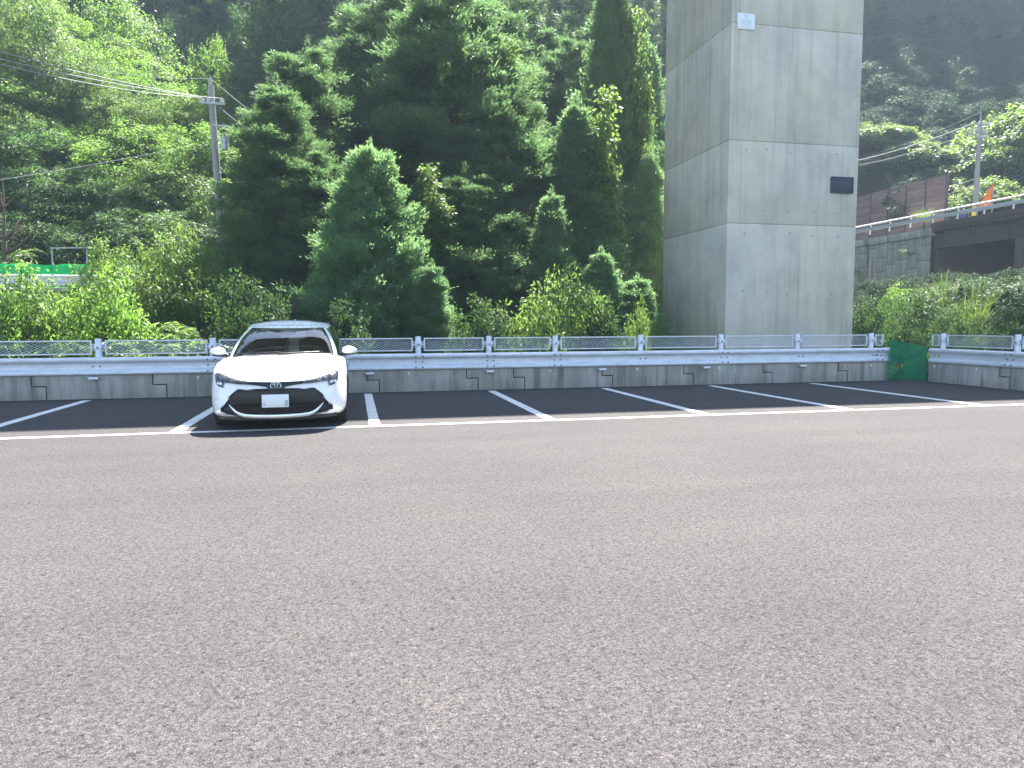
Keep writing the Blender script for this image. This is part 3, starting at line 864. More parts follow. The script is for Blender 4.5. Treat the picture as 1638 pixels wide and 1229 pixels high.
# wheel wells and the grille mouth are cut out of the shell
MOUTH = [(-.47, .548), (.47, .548), (.56, .47), (.685, .31), (.69, .27), (.60, .235), (.44, .205), (-.44, .205), (-.60, .235), (-.69, .27), (-.685, .31), (-.56, .47)]
cut = B()
for y in (.93, 3.57):
    for s in (-1, 1):
        cut.tube([(s * .62, y, .315), (s * 1.1, y, .315)], .355, 36)
cut.prism(MOUTH, lambda a, c: (a, -.3, c), lambda a, c: (a, .215 - .02 + .0 * a, c))
cme = cut.mesh('cutter'); cme.materials.append(M_carwhite); cme.materials.append(M_carblack)
for p in cme.polygons: p.material_index = 1
co = bpy.data.objects.new('cutter', cme); C.objects.link(co); co.parent = car
md = body.modifiers.new('cut', 'BOOLEAN'); md.operation = 'DIFFERENCE'; md.solver = 'EXACT'; md.object = co; md.use_self = True
try: md.material_mode = 'INDEX'
except Exception: pass
dg = bpy.context.evaluated_depsgraph_get()
nm = bpy.data.meshes.new_from_object(body.evaluated_get(dg)); nm.name = 'body'
body.modifiers.clear(); body.data = nm; smooth(nm, 38)
bpy.data.objects.remove(co)

def ray_y(x, z):
    h = BV.ray_cast(Vector((x, -1.5, z)), Vector((0, 1, 0)), 4)
    return h[0].y if h[0] is not None else None
def patch(name, poly, mat, parent=car, off=.004, th=.010, cell=.035, mirror=False, smoothit=True):
    """a panel in front view, laid onto the nose of the shell and given thickness"""
    bm = bmesh.new()
    fc = bm.faces.new([bm.verts.new((a, 0, c)) for a, c in poly])
    x0 = min(p[0] for p in poly); x1 = max(p[0] for p in poly); z0 = min(p[1] for p in poly); z1 = max(p[1] for p in poly)
    x = math.floor(x0 / cell) * cell
    while x < x1:
        bmesh.ops.bisect_plane(bm, geom=bm.verts[:] + bm.edges[:] + bm.faces[:], plane_co=(x, 0, 0), plane_no=(1, 0, 0)); x += cell
    z = math.floor(z0 / cell) * cell
    while z < z1:
        bmesh.ops.bisect_plane(bm, geom=bm.verts[:] + bm.edges[:] + bm.faces[:], plane_co=(0, 0, z), plane_no=(0, 0, 1)); z += cell
    for vtx in bm.verts:
        y = None; s = 0.0
        while y is None and s < .35:
            y = ray_y(vtx.co.x * (1 - s), vtx.co.z - .0 - s * .25); s += .01
        vtx.co.y = (y or 0) - off - th
    bmesh.ops.recalc_face_normals(bm, faces=bm.faces)
    r = bmesh.ops.extrude_face_region(bm, geom=bm.faces[:])
    for g in r['geom']:
        if isinstance(g, bmesh.types.BMVert): g.co.y += th + .01
    bmesh.ops.recalc_face_normals(bm, faces=bm.faces)
    m_ = bpy.data.meshes.new(name); bm.to_mesh(m_); bm.free()
    smooth(m_, 40)
    return link(name, m_, mat, parent)
mir = lambda poly: [(-a, c) for a, c in reversed(poly)]
# upper black bar joining the lamps, with the emblem shield
patch('upper_grille', [(-.345, .618), (-.22, .603), (-.125, .584), (-.085, .552), (.085, .552), (.125, .584), (.22, .603), (.345, .618), (.345, .654), (.15, .646), (0, .643), (-.15, .646), (-.345, .654)], M_gloss, off=.010)
HLP = [(-.765, .635), (-.785, .748), (-.750, .762), (-.62, .716), (-.47, .676), (-.335, .655), (-.335, .617), (-.45, .622), (-.60, .640), (-.652, .642), (-.665, .590), (-.70, .596)]
for sgn, poly in ((-1, HLP), (1, mir(HLP))):
    hl = patch('headlight', poly, M_lampglass, off=.008, th=.014)
    d1 = [(-.755, .618), (-.745, .648), (-.668, .640), (-.672, .612)]
    d2 = [(-.70, .596), (-.755, .632), (-.757, .618), (-.705, .583), (-.655, .576), (-.655, .590)]
    patch('daytime_light', d1 if sgn < 0 else mir(d1), M_drl, hl, off=.021, th=.008, cell=.02)
    patch('lamp_rim', d2 if sgn < 0 else mir(d2), M_gloss, hl, off=.018, th=.006, cell=.02)
    for kx, kz, r_ in ((-.665, .690, .030), (-.585, .672, .026), (-.51, .655, .018)):
        x = kx * -sgn; y = ray_y(x, kz) - .022
        B().tube([(x, y + .02, kz), (x, y, kz), (x, y - .006, kz)], [r_, r_, r_ * .7], 14).build('lamp_bulb', M_bulb, hl, sm=True)
    bar = [(-.62, .700), (-.40, .657), (-.40, .650), (-.62, .692)]
    patch('chrome_line', bar if sgn < 0 else mir(bar), M_bulb, hl, off=.023, th=.004, cell=.03)
# grille inside the mouth
gx_ = lambda a, c: (a, .10, c)
B().prism([(-.50, .535), (.50, .535), (.575, .44), (.62, .345), (-.62, .345), (-.575, .44)], lambda a, c: (a, .045 + .18 * a * a, c), lambda a, c: (a, .075 + .18 * a * a, c)).build('grille_panel', M_carblack, car, bevel=.004)
slat = []
for k in range(6):
    z = .338 - k * .021; w = .56 - k * .022
    b = B(); N = 24; vs = []
    for i in range(N + 1):
        x = -w + 2 * w * i / N; y = .03 + .18 * x * x
        vs += [(x, y, z - .004), (x, y, z + .004), (x, y + .02, z + .004), (x, y + .02, z - .004)]
    fs = []
    for i in range(N):
        for j in range(4): fs.append((i*4+j, i*4+(j+1)%4, i*4+4+(j+1)%4, i*4+4+j))
    fs += [(0, 3, 2, 1), (N*4, N*4+1, N*4+2, N*4+3)]
    b.add(vs, fs).build('grille_slat', M_gloss, car)
for k in range(23):
    x = -.55 + k * .05
    zl = .225 + max(0, abs(x) - .42) * .55
    B().box(x - .003, x + .003, .042 + .18 * x * x, .052 + .18 * x * x, zl, .335).build('grille_bar', M_gloss, car)
# silver lower lip and the black corner blades
def ribbon(name, pts, w, mat, dy=0.0, th=.03):
    v = []; f = []; n = len(pts)
    for i, (x, z) in enumerate(pts):
        a = Vector(pts[max(i-1, 0)]); b_ = Vector(pts[min(i+1, n-1)]); t = (b_ - a).normalized(); nn = Vector((-t.y, t.x)) * w[i] / 2
        y = (lambda q: q if q is not None else .1)(ray_y(x, max(z, .235))) + dy
        for s, yy in ((-1, 0), (1, 0), (1, th), (-1, th)): v.append((x + s * nn.x, y + yy, z + s * nn.y))
    for i in range(n - 1):
        for j in range(4): f.append((i*4+j, i*4+(j+1)%4, i*4+4+(j+1)%4, i*4+4+j))
    f += [(0, 3, 2, 1), ((n-1)*4, (n-1)*4+1, (n-1)*4+2, (n-1)*4+3)]
    return B().add(v, f).build(name, mat, car, bevel=.004)
LIP = [(-.585, .365), (-.545, .318), (-.50, .270), (-.455, .238), (-.40, .220), (-.30, .208), (-.15, .202), (0, .200), (.15, .202), (.30, .208), (.40, .220), (.455, .238), (.50, .270), (.545, .318), (.585, .365)]
ribbon('lower_lip', LIP, [.010, .022, .034, .044, .048, .050, .050, .050, .050, .050, .048, .044, .034, .022, .010], M_silver, -.012)
for s in (-1, 1):
    poly = [(-.675, .300), (-.60, .345), (-.545, .290), (-.50, .232), (-.55, .222), (-.63, .238)]
    v0 = poly if s < 0 else mir(poly)
    B().prism(v0, lambda a, c: (a, .075 + .22 * a * a, c), lambda a, c: (a, .13 + .2 * a * a, c)).build('corner_blade', M_carblack, car, bevel=.006)
    pts = [(s * a, c) for a, c in ((.475, .553), (.565, .474), (.69, .312), (.697, .268), (.61, .230))]
    ribbon('mouth_trim', pts, [.012, .016, .018, .016, .010], M_gloss, -.006, .03)
ribbon('mouth_trim', [(-.475, .553), (-.2, .555), (0, .555), (.2, .555), (.475, .553)], [.014] * 5, M_gloss, -.006, .03)
ribbon('chin', [(-.74, .185), (-.45, .172), (0, .168), (.45, .172), (.74, .185)], [.05] * 5, M_carblack, .03, .08)
# number plate with the parts of its characters that the photograph shows
pl = B().box(-.165, .165, -.008, .004, -.0825, .0825).build('number_plate', M_plate, car, (-.008, -.012, .405), bevel=.003)
B().tube([(math.cos(q) * .014 + .135, -.0095, math.sin(q) * .036 - .030) for q in np.linspace(0, 2 * math.pi, 17)], .0035, 6, cap=False).build('plate_mark', M_plategreen, pl)
B().tube([(-.125, -.0095, -.02), (-.14, -.0095, -.025), (-.145, -.0095, -.04), (-.13, -.0095, -.05), (-.118, -.0095, -.045)], .003, 6).build('plate_mark', M_plategreen, pl)
B().box(-.12, .12, .004, .05, -.03, .03).build('plate_bracket', M_carblack, pl)
# emblem: three chromed ovals
em = empty('emblem', (.0, ray_y(0, .598) - .020, .598)); em.parent = car
def ring(rx, rz, cx, cz, t, n=28): return B().tube([(cx + math.cos(q) * rx, 0, cz + math.sin(q) * rz) for q in np.linspace(0, 2 * math.pi, n + 1)], t, 8, cap=False)
ring(.064, .043, 0, 0, .005).build('ring', M_chrome, em, sm=True); ring(.043, .019, 0, .026, .004, 22).build('ring', M_chrome, em, sm=True); ring(.018, .044, 0, .001, .004, 22).build('ring', M_chrome, em, sm=True)
B().tube([(0, .006, 0), (0, .02, 0)], .03, 12).build('backing', M_gloss, em)
# bonnet shut lines along the wings
for s in (-1, 1):
    pts = []
    for i in range(14):
        y = .16 + i * .075; x = s * (.60 + .115 * min(1, i / 9)); h = BV.ray_cast(Vector((x, y, 2)), Vector((0, 0, -1)), 3)
        if h[0] is not None: pts.append((x, y, h[0].z + .0005))
    B().tube(pts, .0035, 6).build('shut_line', M_carblack, car)

# ---- cabin
LOW = [(0, .93), (.25, .955), (.46, 1.02), (.62, 1.13), (.70, 1.235), (.755, 1.36), (.785, 1.6), (.80, 2.1), (.805, 2.7), (.80, 3.2), (.77, 3.65), (.70, 3.98), (.58, 4.14), (.30, 4.22), (0, 4.24)]
TOP = [(0, 1.90), (.18, 1.91), (.34, 1.94), (.45, 1.985), (.508, 2.03), (.545, 2.10), (.566, 2.25), (.580, 2.5), (.585, 2.8), (.578, 3.1), (.562, 3.35), (.53, 3.52), (.46, 3.64), (.25, 3.72), (0, 3.74)]
def z_low(y): return lerp_tab([(.9, .945), (1.4, .925), (2.4, .945), (3.4, .975), (4.3, .985)], y)
def z_top(x, y): return lerp_tab([(1.8, 1.325), (2.0, 1.345), (2.4, 1.385), (2.9, 1.395), (3.4, 1.375), (3.8, 1.33)], y)
NS = 57
LS, TS = curve_s(NS, LOW), curve_s(NS, TOP)
def cab(i, t, sgn=1, push=0.0):
    a, b = LS[i], TS[i]
    x = a[0]*(1-t) + b[0]*t; y = a[1]*(1-t) + b[1]*t
    z = z_low(a[1])*(1-t) + z_top(0, b[1])*t
    bl = .045 * 4 * t * (1-t)
    ea, eb = LS[max(i-1,0)], LS[min(i+1,NS-1)]; tx, ty = eb[0]-ea[0], eb[1]-ea[1]; L = math.hypot(tx, ty) or 1
    nx, ny = ty / L, -tx / L
    if i == 0: nx, ny = 0, -1
    if i == NS - 1: nx, ny = 0, 1
    return Vector((sgn * (x + nx * (bl * .6 + push)), y + ny * (bl * .5 + push), z + bl * .55 + push * .3))
def cab_part(name, mat, i0, i1, t0, t1, sides=(-1, 1), push=0.0, th=.012, nt=10, joined=False):
    def grid(cols):
        n = nt + 1; v = []; f = []
        for s, i in cols:
            for j in range(n): v.append(cab(i, t0 + (t1 - t0) * j / nt, s, push))
        for a in range(len(cols) - 1):
            for j in range(nt): f.append((a*n+j, (a+1)*n+j, (a+1)*n+j+1, a*n+j+1))
        m_ = pyd(name, v, f)
        bm = bmesh.new(); bm.from_mesh(m_); bmesh.ops.recalc_face_normals(bm, faces=bm.faces)
        c0 = bm.faces[:][0] if False else None
        bm.faces.ensure_lookup_table()
        mid = bm.faces[len(bm.faces)//2]
        if (mid.calc_center_median() - Vector((0, 2.5, .9))).dot(mid.normal) < 0: bmesh.ops.reverse_faces(bm, faces=bm.faces)
        if th: bmesh.ops.solidify(bm, geom=bm.faces[:], thickness=th)
        bmesh.ops.recalc_face_normals(bm, faces=bm.faces)
        bm.to_mesh(m_); bm.free(); smooth(m_, 50)
        return link(name, m_, mat, car)
    if joined: return grid([(-1, i) for i in range(i1, i0, -1)] + [(1, i) for i in range(i0, i1 + 1)])
    for s in sides: grid([(s, i) for i in range(i0, i1 + 1)])
IW = 16          # windscreen corner
cab_part('cowl', M_carblack, 0, IW, -.03, .045, push=.002, joined=True, nt=2, th=.02)
ws = cab_part('windshield', M_glass, 0, IW - 1, .045, .945, joined=True, th=0, nt=14)
cab_part('screen_border', M_gloss, 0, IW - 1, .925, .958, joined=True, push=.0015, th=.004, nt=2)
cab_part('screen_border', M_gloss, IW - 1, IW, .03, .958, push=.001, th=.006)
cab_part('pillar', M_carwhite, IW, IW + 3, -.02, 1.0, push=.004, th=.03)
cab_part('header', M_carwhite, 0, IW, .956, 1.0, joined=True, push=.003, th=.02, nt=3)
cab_part('side_window', M_glass, IW + 3, 30, .05, .90, th=0); cab_part('side_window', M_glass, 31, 40, .05, .88, th=0)
cab_part('pillar', M_gloss, 30, 31, -.02, .95, push=.002)
cab_part('roof_rail', M_carwhite, IW + 3, 41, .89, 1.0, push=.003, nt=3); cab_part('sill_trim', M_gloss, IW + 3, 41, -.02, .05, push=.002, nt=2)
cab_part('pillar', M_carwhite, 40, 48, -.02, 1.0, push=.003)
cab_part('rear_window', M_glass, 48, NS - 1, .12, .92, joined=False, th=0); cab_part('tailgate', M_carwhite, 48, NS - 1, -.02, .12, push=.003, nt=3); cab_part('spoiler', M_carwhite, 47, NS - 1, .92, 1.0, push=.006, th=.03, nt=3)
# roof skin
v = []; f = []; NC = 18
for i in range(1, NS - 1):
    e = cab(i, 1.0, 1, .003)
    for c in range(NC + 1):
        k = -1 + 2 * c / NC
        cr = .055 * min(1, (min(e.y - 1.895, 3.75 - e.y)) / .35 + .05)
        v.append((k * e.x, e.y + (0 if abs(k) > .99 else 0), e.z + cr * (1 - abs(k) ** 2.4)))
for i in range(NS - 3):
    for c in range(NC): f.append((i*(NC+1)+c, i*(NC+1)+c+1, (i+1)*(NC+1)+c+1, (i+1)*(NC+1)+c))
m_ = pyd('roof', v, f); smooth(m_, 60); link('roof', m_, M_carwhite, car)
B().prism([(0, 0), (.16, 0), (.13, .05), (.05, .035)], lambda a, c: (-.012, 3.35 + a, 1.42 + c), lambda a, c: (.012, 3.35 + a, 1.42 + c)).build('roof_fin', M_carwhite, car, bevel=.006)
# mirrors
def mirror_mesh(s):
    bm = bmesh.new(); bmesh.ops.create_uvsphere(bm, u_segments=24, v_segments=14, radius=1)
    for q in bm.verts:
        x, y, z = q.co
        k = 1 - .28 * max(0, s * x)
        q.co = Vector((x * .112, y * .075 * (1 if y < 0 else .5), (z * .074 if z > 0 else z * .052) * k + .012 * s * x * 0))
    m_ = bpy.data.meshes.new('mirror'); bm.to_mesh(m_); bm.free(); return smooth(m_, 80)
for s in (-1, 1):
    mo = link('mirror', mirror_mesh(s), M_carwhite, car, (s * .925, 1.40, .988))
    B().prism([(-.09, -.075), (.07, -.055), (.07, -.038), (-.09, -.042)], lambda a, c: (s * a, -.05, c), lambda a, c: (s * a, .03, c)).build('lower_cover', M_carblack, mo, bevel=.006)
    B().box(-.085, .085, .030, .036, -.04, .05).build('mirror_glass', M_chrome, mo, bevel=.002)
    B().tube([(-s * .07, .02, -.03), (-s * .13, .03, -.06)], [.025, .03], 8).build('stalk', M_carblack, mo)
# wipers
for x0, x1, q in ((-.62, -.02, .0), (-.05, .50, .0)):
    pts = []
    for k in range(9):
        t = k / 8; x = x0 + (x1 - x0) * t; i = min(NS - 1, int(abs(x) / .70 * 14)); p = cab(i, .055 + .035 * t, 1 if x > 0 else -1, .012); pts.append((x, p.y, p.z))
    B().tube(pts, .007, 6).build('wiper', M_carblack, car)
# interior
B().prism([(1.05, .90), (1.25, .955), (1.55, .975), (1.75, .93), (1.75, .80), (1.05, .80)], lambda a, c: (-.66, a, c), lambda a, c: (.66, a, c)).build('dashboard', M_dash, car, bevel=.03)
sw = B().tube([(-.36 + .18 * math.cos(q), 1.78 + .07 * math.sin(q), .93 + .165 * math.sin(q)) for q in np.linspace(0, 2 * math.pi, 25)], .015, 8, cap=False).build('steering_wheel', M_carblack, car, sm=True)
for x, y in ((-.36, 2.45), (.36, 2.45), (-.36, 3.35), (.36, 3.35)):
    B().prism([(0, .80), (.10, .80), (.22, 1.14), (.12, 1.16)], lambda a, c: (x - .24, y + a, c), lambda a, c: (x + .24, y + a, c)).build('seat', M_seat, car, bevel=.04)
    B().box(x - .13, x + .13, y + .14, y + .23, 1.14, 1.29).build('headrest', M_seat, car, bevel=.035)
B().box(-.12, .12, 1.985, 2.01, 1.215, 1.27).build('inner_mirror', M_gloss, car, bevel=.008)
for s in (-1, 1): B().box(s * .27 - .19, s * .27 + .19, 2.06, 2.20, 1.283, 1.295).build('sun_visor', plain('visor_cloth', (.42, .41, .39), .9), car, bevel=.004)
# wheels
tprof = [(.235, .085), (.255, .098), (.295, .103), (.312, .095), (.318, .07), (.318, -.07), (.312, -.095), (.295, -.103), (.255, -.098), (.235, -.085)]
v = []; f = []; n = 40
for k in range(n):
    q = 2 * math.pi * k / n
    for r, w in tprof: v.append((w, r * math.cos(q), r * math.sin(q)))
m = len(tprof)
for k in range(n):
    for j in range(m): f.append((k*m+j, k*m+(j+1)%m, ((k+1)%n)*m+(j+1)%m, ((k+1)%n)*m+j))
ME_TYRE = B().add(v, f).mesh('tyre', sm=True)
def rim_mesh():
    b = B(); b.tube([(-.06, 0, 0), (.075, 0, 0)], .06, 16)
    for k in range(10):
        q = 2 * math.pi * k / 10; c, s = math.cos(q), math.sin(q); c2, s2 = math.cos(q + .10), math.sin(q + .10)
        b.tube([(.065, c * .04, s * .04), (.055, c2 * .225, s2 * .225)], [.020, .014], 6)
    for w in (.07, -.07): b.tube([(w, .235 * math.cos(q), .235 * math.sin(q)) for q in np.linspace(0, 2*math.pi, 37)], .010, 6, cap=False)
    b.tube([(-.09, 0, 0), (-.05, 0, 0)], .225, 28)
    return b.mesh('rim', sm=True)
ME_RIM = rim_mesh()
for y in (.93, 3.57):
    for s in (-1, 1):
        w = empty('wheel', (s * .775, y, .318)); w.parent = car
        if s < 0: w.rotation_euler = (0, 0, math.pi)
        link('tyre', ME_TYRE, M_tyre, w); link('rim', ME_RIM, M_rim, w)
B().box(-.60, .60, .35, 4.0, .15, .20).build('underbody', M_carblack, car)
for s in (-1, 1):
    for y in (2.02, 2.95): B().box(-.012, .012, -.11, .11, -.014, .014).build('door_handle', M_carwhite, car, (s * .888, y, .80), bevel=.008)
    for y in (1.32, 2.40, 3.18):
        pts = []
        for z in np.linspace(.24, .90, 9):
            h = BV.ray_cast(Vector((s * 1.5, y, z)), Vector((-s, 0, 0)), 3)
            if h[0] is not None: pts.append((h[0].x + s * .0005, y, z))
        B().tube(pts, .0035, 6).build('door_gap', M_carblack, car)

# ================================================================== VEGETATION
def nrm(a): return a / np.maximum(np.linalg.norm(a, axis=1, keepdims=True), 1e-9)

def leaf_mesh(name, P, D, N, L, W, mat, rs, fold=0.0):
    """one four-cornered blade for each leaf: P base, D direction, N facing, L length, W width"""
    n = len(P)
    D = nrm(D); Sd = nrm(np.cross(D, N)); L = np.broadcast_to(L, n)[:, None]; W = np.broadcast_to(W, n)[:, None]
    Nn = np.cross(Sd, D)
    v = np.empty((n, 4, 3))
    v[:, 0] = P; v[:, 1] = P + D * L * .45 + Sd * W * .5 - Nn * W * fold; v[:, 2] = P + D * L; v[:, 3] = P + D * L * .45 - Sd * W * .5 - Nn * W * fold
    me = bpy.data.meshes.new(name)
    me.vertices.add(n * 4); me.vertices.foreach_set('co', v.astype(np.float32).ravel())
    me.loops.add(n * 4); me.loops.foreach_set('vertex_index', np.arange(n * 4, dtype=np.int32))
    me.polygons.add(n); me.polygons.foreach_set('loop_start', np.arange(0, n * 4, 4, dtype=np.int32))
    me.polygons.foreach_set('loop_total', np.full(n, 4, np.int32))
    at_ = me.attributes.new('tint', 'FLOAT', 'FACE'); at_.data.foreach_set('value', rs.random(n).astype(np.float32))
    me.update(calc_edges=True)
    me.materials.append(mat)
    return me

def lump(dirs, rs, k=7, f=2.6):
    """smooth random bumps over directions, roughly -1..1"""
    s = np.zeros(len(dirs))
    for i in range(k):
        w = rs.normal(size=3) * f; s += np.sin(dirs @ w + rs.random() * 6.28)
    return s / math.sqrt(k) / 1.2

def conifer(name, h, r, seed, mat, nb=230, tufts=13, blades=15, z0=.06, power=.8, droop=.15, up=.45, L=.22, W=.034, spread=.75, rough=.28, base=1.0, tip=.02, tr=.15, lf=5.0, fan=.27):
    rs = np.random.default_rng(seed)
    zf = z0 + (.935 - z0) * (((np.arange(nb) + rs.random(nb)) / nb) ** 1.0); zf = np.sort(zf)
    az = np.arange(nb) * 2.39996 + rs.random(nb) * .9
    prof = np.minimum((1 - zf + tip) ** power, base * (zf / max(z0, .02) * .55 + .45))
    dirs = np.stack([np.cos(az), np.sin(az), zf * 2.2], 1)
    ln = r * prof * (1 + rough * lump(dirs, rs, 10, lf)) * (.78 + .3 * rs.random(nb))
    P = []; D = []; SZ = []
    for i in range(nb):
        l = max(ln[i], .12)
        nt = max(3, int(tufts * (.35 + .9 * l / r)))
        t = (.18 + .82 * rs.random(nt) ** .62)
        o = np.array([math.cos(az[i]), math.sin(az[i]), 0.0]); s = np.array([-o[1], o[0], 0])
        z = zf[i] * h
        lat = rs.normal(size=nt) * fan * l * t
        ver = rs.normal(size=nt) * .045 * l - .30 * np.abs(lat)
        p = o[None] * (t * l)[:, None] + s[None] * lat[:, None]
        p[:, 2] = z - droop * l * (t ** 1.2) + up * .55 * l * t ** 3 + ver
        for k in range(nt):
            m = blades
            pp = p[k] + rs.normal(size=(m, 3)) * [1, 1, .7] * tr * (0.6 + l / r * .6)
            d = o * (.55 + .35 * t[k]) + s * (lat[k] / l * 1.2) + np.array([0, 0, up * (.4 + t[k] * .8)])
            dd = d[None] + rs.normal(size=(m, 3)) * spread
            P.append(pp); D.append(dd); SZ.append(np.full(m, .75 + .5 * rs.random()))
    P = np.concatenate(P); D = np.concatenate(D); SZ = np.concatenate(SZ)
    # the leading shoot
    m = 190
    zz = h * (.88 + .12 * rs.random(m) ** 1.2); pw = (h * 1.005 - zz) * .16; pp = np.stack([rs.normal(size=m) * pw, rs.normal(size=m) * pw, zz], 1)
    P = np.concatenate([P, pp]); D = np.concatenate([D, nrm(rs.normal(size=(m, 3)) * [.5, .5, .2] + [0, 0, 1.0])]); SZ = np.concatenate([SZ, np.ones(m)])
    n = len(P)
    return leaf_mesh(name, P, D, nrm(rs.normal(size=(n, 3)) + 1e-3), L * SZ * (.7 + .6 * rs.random(n)), W * SZ, mat, rs)

def broadleaf(name, rx, rz, seed, mat, clumps=210, leaves=60, cr=.42, L=.15, W=.062, flat=.5, bumps=.30, zc=None, low=-.75, droop=.35, shell=.35):
    """layered clumps of leaves over an uneven dome"""
    rs = np.random.default_rng(seed)
    d = nrm(rs.normal(size=(clumps * 2, 3)) * [1, 1, 1.0]); d = d[d[:, 2] > low][:clumps]
    k = len(d)
    rad = (1 + bumps * lump(d, rs, 9, 3.4)) * (1 - shell * rs.random(k) ** 1.6)
    zc = rz * .95 if zc is None else zc
    ctr = d * rad[:, None] * [rx, rx, rz] + [0, 0, zc]
    P = []; D = []; N = []
    for i in range(k):
        m = int(leaves * (.6 + .8 * rs.random()))
        q = rs.random(m) * 6.283; rr = cr * (.45 + .9 * rs.random()) * np.sqrt(rs.random(m))
        tilt = nrm((d[i] * [1, 1, .7] + [0, 0, .8] + rs.normal(size=3) * .45)[None])[0]
        a = np.cross(tilt, [0.3, .9, .1]); a /= np.linalg.norm(a); b = np.cross(tilt, a)
        off = a[None] * (np.cos(q) * rr)[:, None] + b[None] * (np.sin(q) * rr)[:, None]
        hh = rs.normal(size=m) * cr * .32 * flat * 2 - (rr ** 2) / cr * .25
        P.append(ctr[i] + off + tilt[None] * hh[:, None])
        rad_d = nrm(off + rs.normal(size=(m, 3)) * .25 * cr)
        D.append(rad_d * 1.0 + [0, 0, -droop] + rs.normal(size=(m, 3)) * .35)
        N.append(np.repeat(tilt[None], m, 0) + rs.normal(size=(m, 3)) * .42)
    P = np.concatenate(P); D = np.concatenate(D); N = np.concatenate(N); n = len(P)
    return leaf_mesh(name, P, D, nrm(N), L * (.6 + .8 * rs.random(n)), W * (.7 + .6 * rs.random(n)), mat, rs, .12)

def fronds(name, seed, mat, n=26, ln=1.0, leaflets=26, L=.15, W=.04, arch=.6, spread=1.0, stem=.5):
    """pinnate leaves arching from a few stems"""
    rs = np.random.default_rng(seed); P = []; D = []; N = []
    for i in range(n):
        az = rs.random() * 6.283; o = np.array([math.cos(az), math.sin(az), 0]); s = np.array([-o[1], o[0], 0])
        l = ln * (.6 + .6 * rs.random()); z0 = stem * (.3 + rs.random())
        st = o * rs.random() * .25 * spread
        t = np.linspace(.08, 1, leaflets); e = .25 + .9 * rs.random()
        p = st + o[None] * (t * l * spread)[:, None]; p[:, 2] += z0 + e * l * t - arch * l * (t ** 2) * (.7 + .6 * e)
        for sg in (-1, 1):
            m = len(t)
            P.append(p + rs.normal(size=(m, 3)) * .008); D.append(s[None] * sg + o[None] * .55 + np.array([0, 0, -.22]) + rs.normal(size=(m, 3)) * .14)
            N.append(np.array([0, 0, 1.0]) + rs.normal(size=(m, 3)) * .3)
    P = np.concatenate(P); D = np.concatenate(D); N = np.concatenate(N); k = len(P)
    return leaf_mesh(name, P, D, nrm(N), L * (.7 + .5 * rs.random(k)), W * (.8 + .4 * rs.random(k)), mat, rs, .1)

def grasses(name, seed, mat, n=260, ln=.9, W=.022, r=.3):
    rs = np.random.default_rng(seed); P = []; D = []; L = []; Wd = []
    for i in range(n):
        az = rs.random() * 6.283; o = np.array([math.cos(az), math.sin(az), 0]); l = ln * (.5 + .7 * rs.random()); lean = .2 + .9 * rs.random()
        p = o * r * rs.random(); d = o * lean * .4 + [0, 0, 1.0]
        for k in range(4):
            d = d / np.linalg.norm(d); P.append(p.copy()); D.append(d.copy()); L.append(l / 4 * 1.25); Wd.append(W * (1 - .2 * k))
            p = p + d * l / 4; d = d + o * lean * .55 + [0, 0, -.32 * lean]
    P = np.array(P); D = np.array(D); k = len(P)
    return leaf_mesh(name, P, D, nrm(rs.normal(size=(k, 3)) * .3 + [0, 0, 1] + 1e-3), np.array(L), np.array(Wd), mat, rs)

def trunk_mesh(h, r, seed, limbs=10, ll=1.2, lean=.02, z0=.15):
    rs = np.random.default_rng(seed); b = B()
    pts = [(lean * h * t + .03 * h * .3 * math.sin(t * 5 + seed), .02 * h * math.sin(t * 4 + 1) * .4, h * t) for t in np.linspace(0, .96, 9)]
    b.tube(pts, [r * (1 - .88 * t) * (1.25 if t == 0 else 1) for t in np.linspace(0, 1, 9)], 9)
    for i in range(limbs):
        t = z0 + (.85 - z0) * rs.random(); k = int(t * 8); p = Vector(pts[k]); az = rs.random() * 6.28; l = ll * (.6 + .6 * rs.random()) * (1.1 - t * .7)
        b.tube([p, p + Vector((math.cos(az) * l * .5, math.sin(az) * l * .5, l * .22)), p + Vector((math.cos(az) * l, math.sin(az) * l, l * .55))], [r * .32, r * .2, r * .07], 5)
    return b.mesh('trunk', sm=True)

def stems_mesh(h, n, seed, sp=.5, r=.025):
    rs = np.random.default_rng(seed); b = B()
    for i in range(n):
        az = rs.random() * 6.28; s = sp * (.3 + rs.random()); o = Vector((math.cos(az), math.sin(az), 0))
        b.tube([o * .05, o * s * .45 + Vector((0, 0, h * .45)), o * s + Vector((0, 0, h * (.8 + .2 * rs.random())))], [r, r * .7, r * .3], 6)
    return b.mesh('stem', sm=True)

CR = {}
def plant(name, label, cat, crown, loc, scale=1.0, rz=0.0, trunk=None, group=None, sx=None, part='crown', tpart='trunk', tm=None):
    o = tag(empty(name, loc, rz), label, cat, group)
    k = scale if isinstance(scale, tuple) else (scale, scale, scale)
    c = link(part, crown, None, o); c.scale = k
    if trunk is not None:
        t = link(tpart, trunk, tm or M_bark, o); t.scale = k
    return o, c

